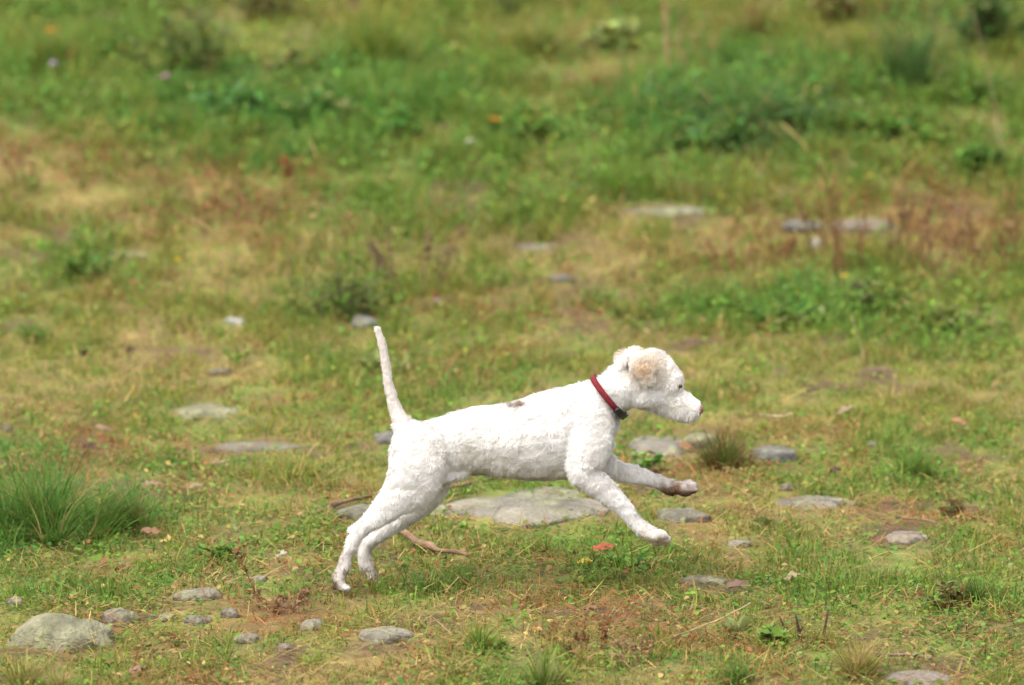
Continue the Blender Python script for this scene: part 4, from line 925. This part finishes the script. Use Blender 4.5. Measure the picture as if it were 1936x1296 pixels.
# ------------------------------------------------------------------ fallen leaves
def fallen(px, py, wpx, col, label, rz=0.0, tilt=0.35, curl=0.45, jag=0.18):
    b = P(px, py); s = scale_at(b); L = wpx * s * 0.9; tilt *= 0.55
    me = leaf_mesh('fallen_leaf', L, L * 0.5, curl, np.asarray(col), 900 + int(px), jag, 0.15); me.transform(Matrix.Translation((-L / 2, 0, 0)))
    o = link('fallen_leaf', me, M_deadleaf, None, (b[0], b[1], b[2] + 0.013)); o.rotation_euler = (tilt, rng.normal(0, .25), rz); tag(o, label, 'fallen leaf', 'fallen leaves in the grass')
BRL = (0.19, 0.105, 0.06); BEI = (0.23, 0.155, 0.095); DKL = (0.07, 0.045, 0.03)
fallen(196, 826, 52, BEI, 'beige fallen leaf above the large lush tuft', 0.3, .6)
fallen(172, 860, 48, DKL, 'dark brown fallen leaf just above the large lush tuft', 0.7, .6)
fallen(286, 1020, 48, BRL, 'brown fallen leaf right of the large lush tuft', -0.4, .6)
fallen(315, 1034, 28, (0.42, 0.29, 0.10), 'yellow fallen leaf touching the brown leaf by the tuft', 0.2, .6)
fallen(532, 1062, 32, (0.30, 0.25, 0.21), 'whitish curled leaf left of the hind paws', -0.5, .5)
fallen(290, 930, 46, BEI, 'left of two beige leaves above the low ragged tuft', 0.2)
fallen(368, 934, 40, BEI, 'right of two beige leaves left of the hind legs', -0.4)
fallen(1140, 1052, 52, (0.30, 0.06, 0.04), 'red fallen leaf in the grass below the front paw', 0.1, .5)
fallen(1106, 1077, 34, (0.45, 0.32, 0.045), 'yellow fallen leaf below the red one', -0.1, .5)
fallen(1536, 752, 32, DKL, 'dark curled leaf in the open grass right of the muzzle', 0.5, .7)
fallen(1664, 1036, 44, (0.12, 0.06, 0.035), 'dark brown folded leaf below the bare earth at right', -0.6, .9)
fallen(1502, 1106, 50, (0.28, 0.21, 0.125), 'tan curled leaf right of the stone below the front paws', -0.3, .5)
fallen(1394, 1122, 60, (0.15, 0.095, 0.065), 'brown leaf on bare earth beside the stone below the front paws', 0.2, .4)
fallen(1580, 902, 28, DKL, 'dark leaf above the right end of the long wavy stone', 0.4, .8)
fallen(1600, 790, 44, (0.22, 0.155, 0.10), 'pale brown leaf in the grass above the sloping blue grey stone', 0.1, .3)
fallen(1812, 812, 42, (0.26, 0.13, 0.07), 'rusty leaf in the open grass near the right edge', -0.2, .4)
fallen(1120, 1166, 40, (0.20, 0.12, 0.08), 'pinkish brown leaf in dry grass at the bottom middle', 0.4, .5)
fallen(1296, 858, 36, (0.25, 0.115, 0.06), 'rusty leaf at the foot of the broad stone before the chest', 0.2, .6)
fallen(6, 892, 40, (0.19, 0.10, 0.07), 'reddish leaf at the left edge in the large lush tuft', 0.3, .5)
fallen(1310, 660, 44, (0.10, 0.06, 0.04), 'dark leaf in the grass above the head of the dog', 0.1, .4)
fallen(1660, 715, 50, (0.12, 0.075, 0.05), 'dark brown leaf at right below the straw coloured stem', -0.2, .3)
fallen(258, 1282, 34, (0.20, 0.13, 0.085), 'pinkish leaf near the bottom edge at left', 0.5, .5)
fallen(1160, 800, 36, (0.3, 0.2, 0.12), 'brown leaf half behind the throat of the dog', 0.2, .4)
fallen(560, 318, 36, (0.3, 0.13, 0.06), 'blurred rusty leaf beside the far red brown spike', 0.2, .4)
fallen(282, 458, 36, (0.2, 0.08, 0.045), 'blurred rusty leaf beside the far pale stone at left', 0.2, .4)

# ------------------------------------------------------------------ sticks
def stick(pts_px, r0, r1, col, label, name='stick', cat='stick', lift=0.012, knots=0.6):
    P0 = np.array([P(a_, b_) for a_, b_ in pts_px]); m = len(P0); tt = np.linspace(0, m - 1, 26); i = np.clip(tt.astype(int), 0, m - 2); f = (tt - i)[:, None]
    pts = P0[i] * (1 - f) + P0[i + 1] * f; pts[:, 2] = gz(pts[:, 0], pts[:, 1]) + lift; pts += np.stack([fbm(tt * .8, tt * 0 + k_, 0, 950 + int(pts_px[0][0]), 2) for k_ in range(3)], 1) * 0.006
    o0 = pts.mean(0).copy(); rad = np.linspace(r0, r1, 26) * (1 + knots * fbm(tt * 1.7, tt * 0, 0, 970, 2))
    c = np.asarray(col) * (1 + 0.8 * fbm(tt * 1.5, tt * 0, 0, 980, 3))[:, None]
    mb = MB(); mb.tube(pts - o0, rad, c, 8); o = mb.build(name, M_wood, None, tuple(o0)); tag(o, label, cat); return o
stick([(752, 1010), (768, 1030), (800, 1050), (832, 1060), (884, 1070)], 0.0085, 0.0045, (0.15, 0.090, 0.052), 'peeled brown stick lying behind the far hind paw', lift=.022)
stick([(800, 946), (850, 940), (892, 934)], 0.003, 0.0045, (0.20, 0.12, 0.075), 'thin reddish twig lying on the left end of the slab', 'twig', 'twig', .022)
stick([(628, 972), (664, 962), (704, 952)], 0.0045, 0.0035, (0.14, 0.08, 0.05), 'dark brown twig beside the flat stone behind the hind legs', 'twig', 'twig', .016)
stick([(1440, 804), (1470, 800), (1498, 796)], 0.0028, 0.0022, (0.42, 0.33, 0.2), 'short straw coloured twig above the brownish tuft', 'twig', 'twig', .016)
stick([(400, 892), (428, 884)], 0.003, 0.003, (0.36, 0.28, 0.18), 'short pale twig below the long flat stone at left', 'twig', 'twig', .016)
stick([(1690, 990), (1740, 994), (1770, 1000)], 0.003, 0.002, (0.16, 0.10, 0.07), 'dark twig on the bare earth at right', 'twig', 'twig', .010)
stick([(1660, 1252), (1720, 1248), (1760, 1254)], 0.004, 0.003, (0.16, 0.11, 0.08), 'dark twig behind the pale stone at the bottom edge', 'twig', 'twig', .012)
stick([(1270, 1230), (1350, 1205), (1420, 1170)], 0.0016, 0.001, (0.36, 0.28, 0.15), 'long thin bent straw left of the dead twigs', 'straw_stem', 'straw', .03)
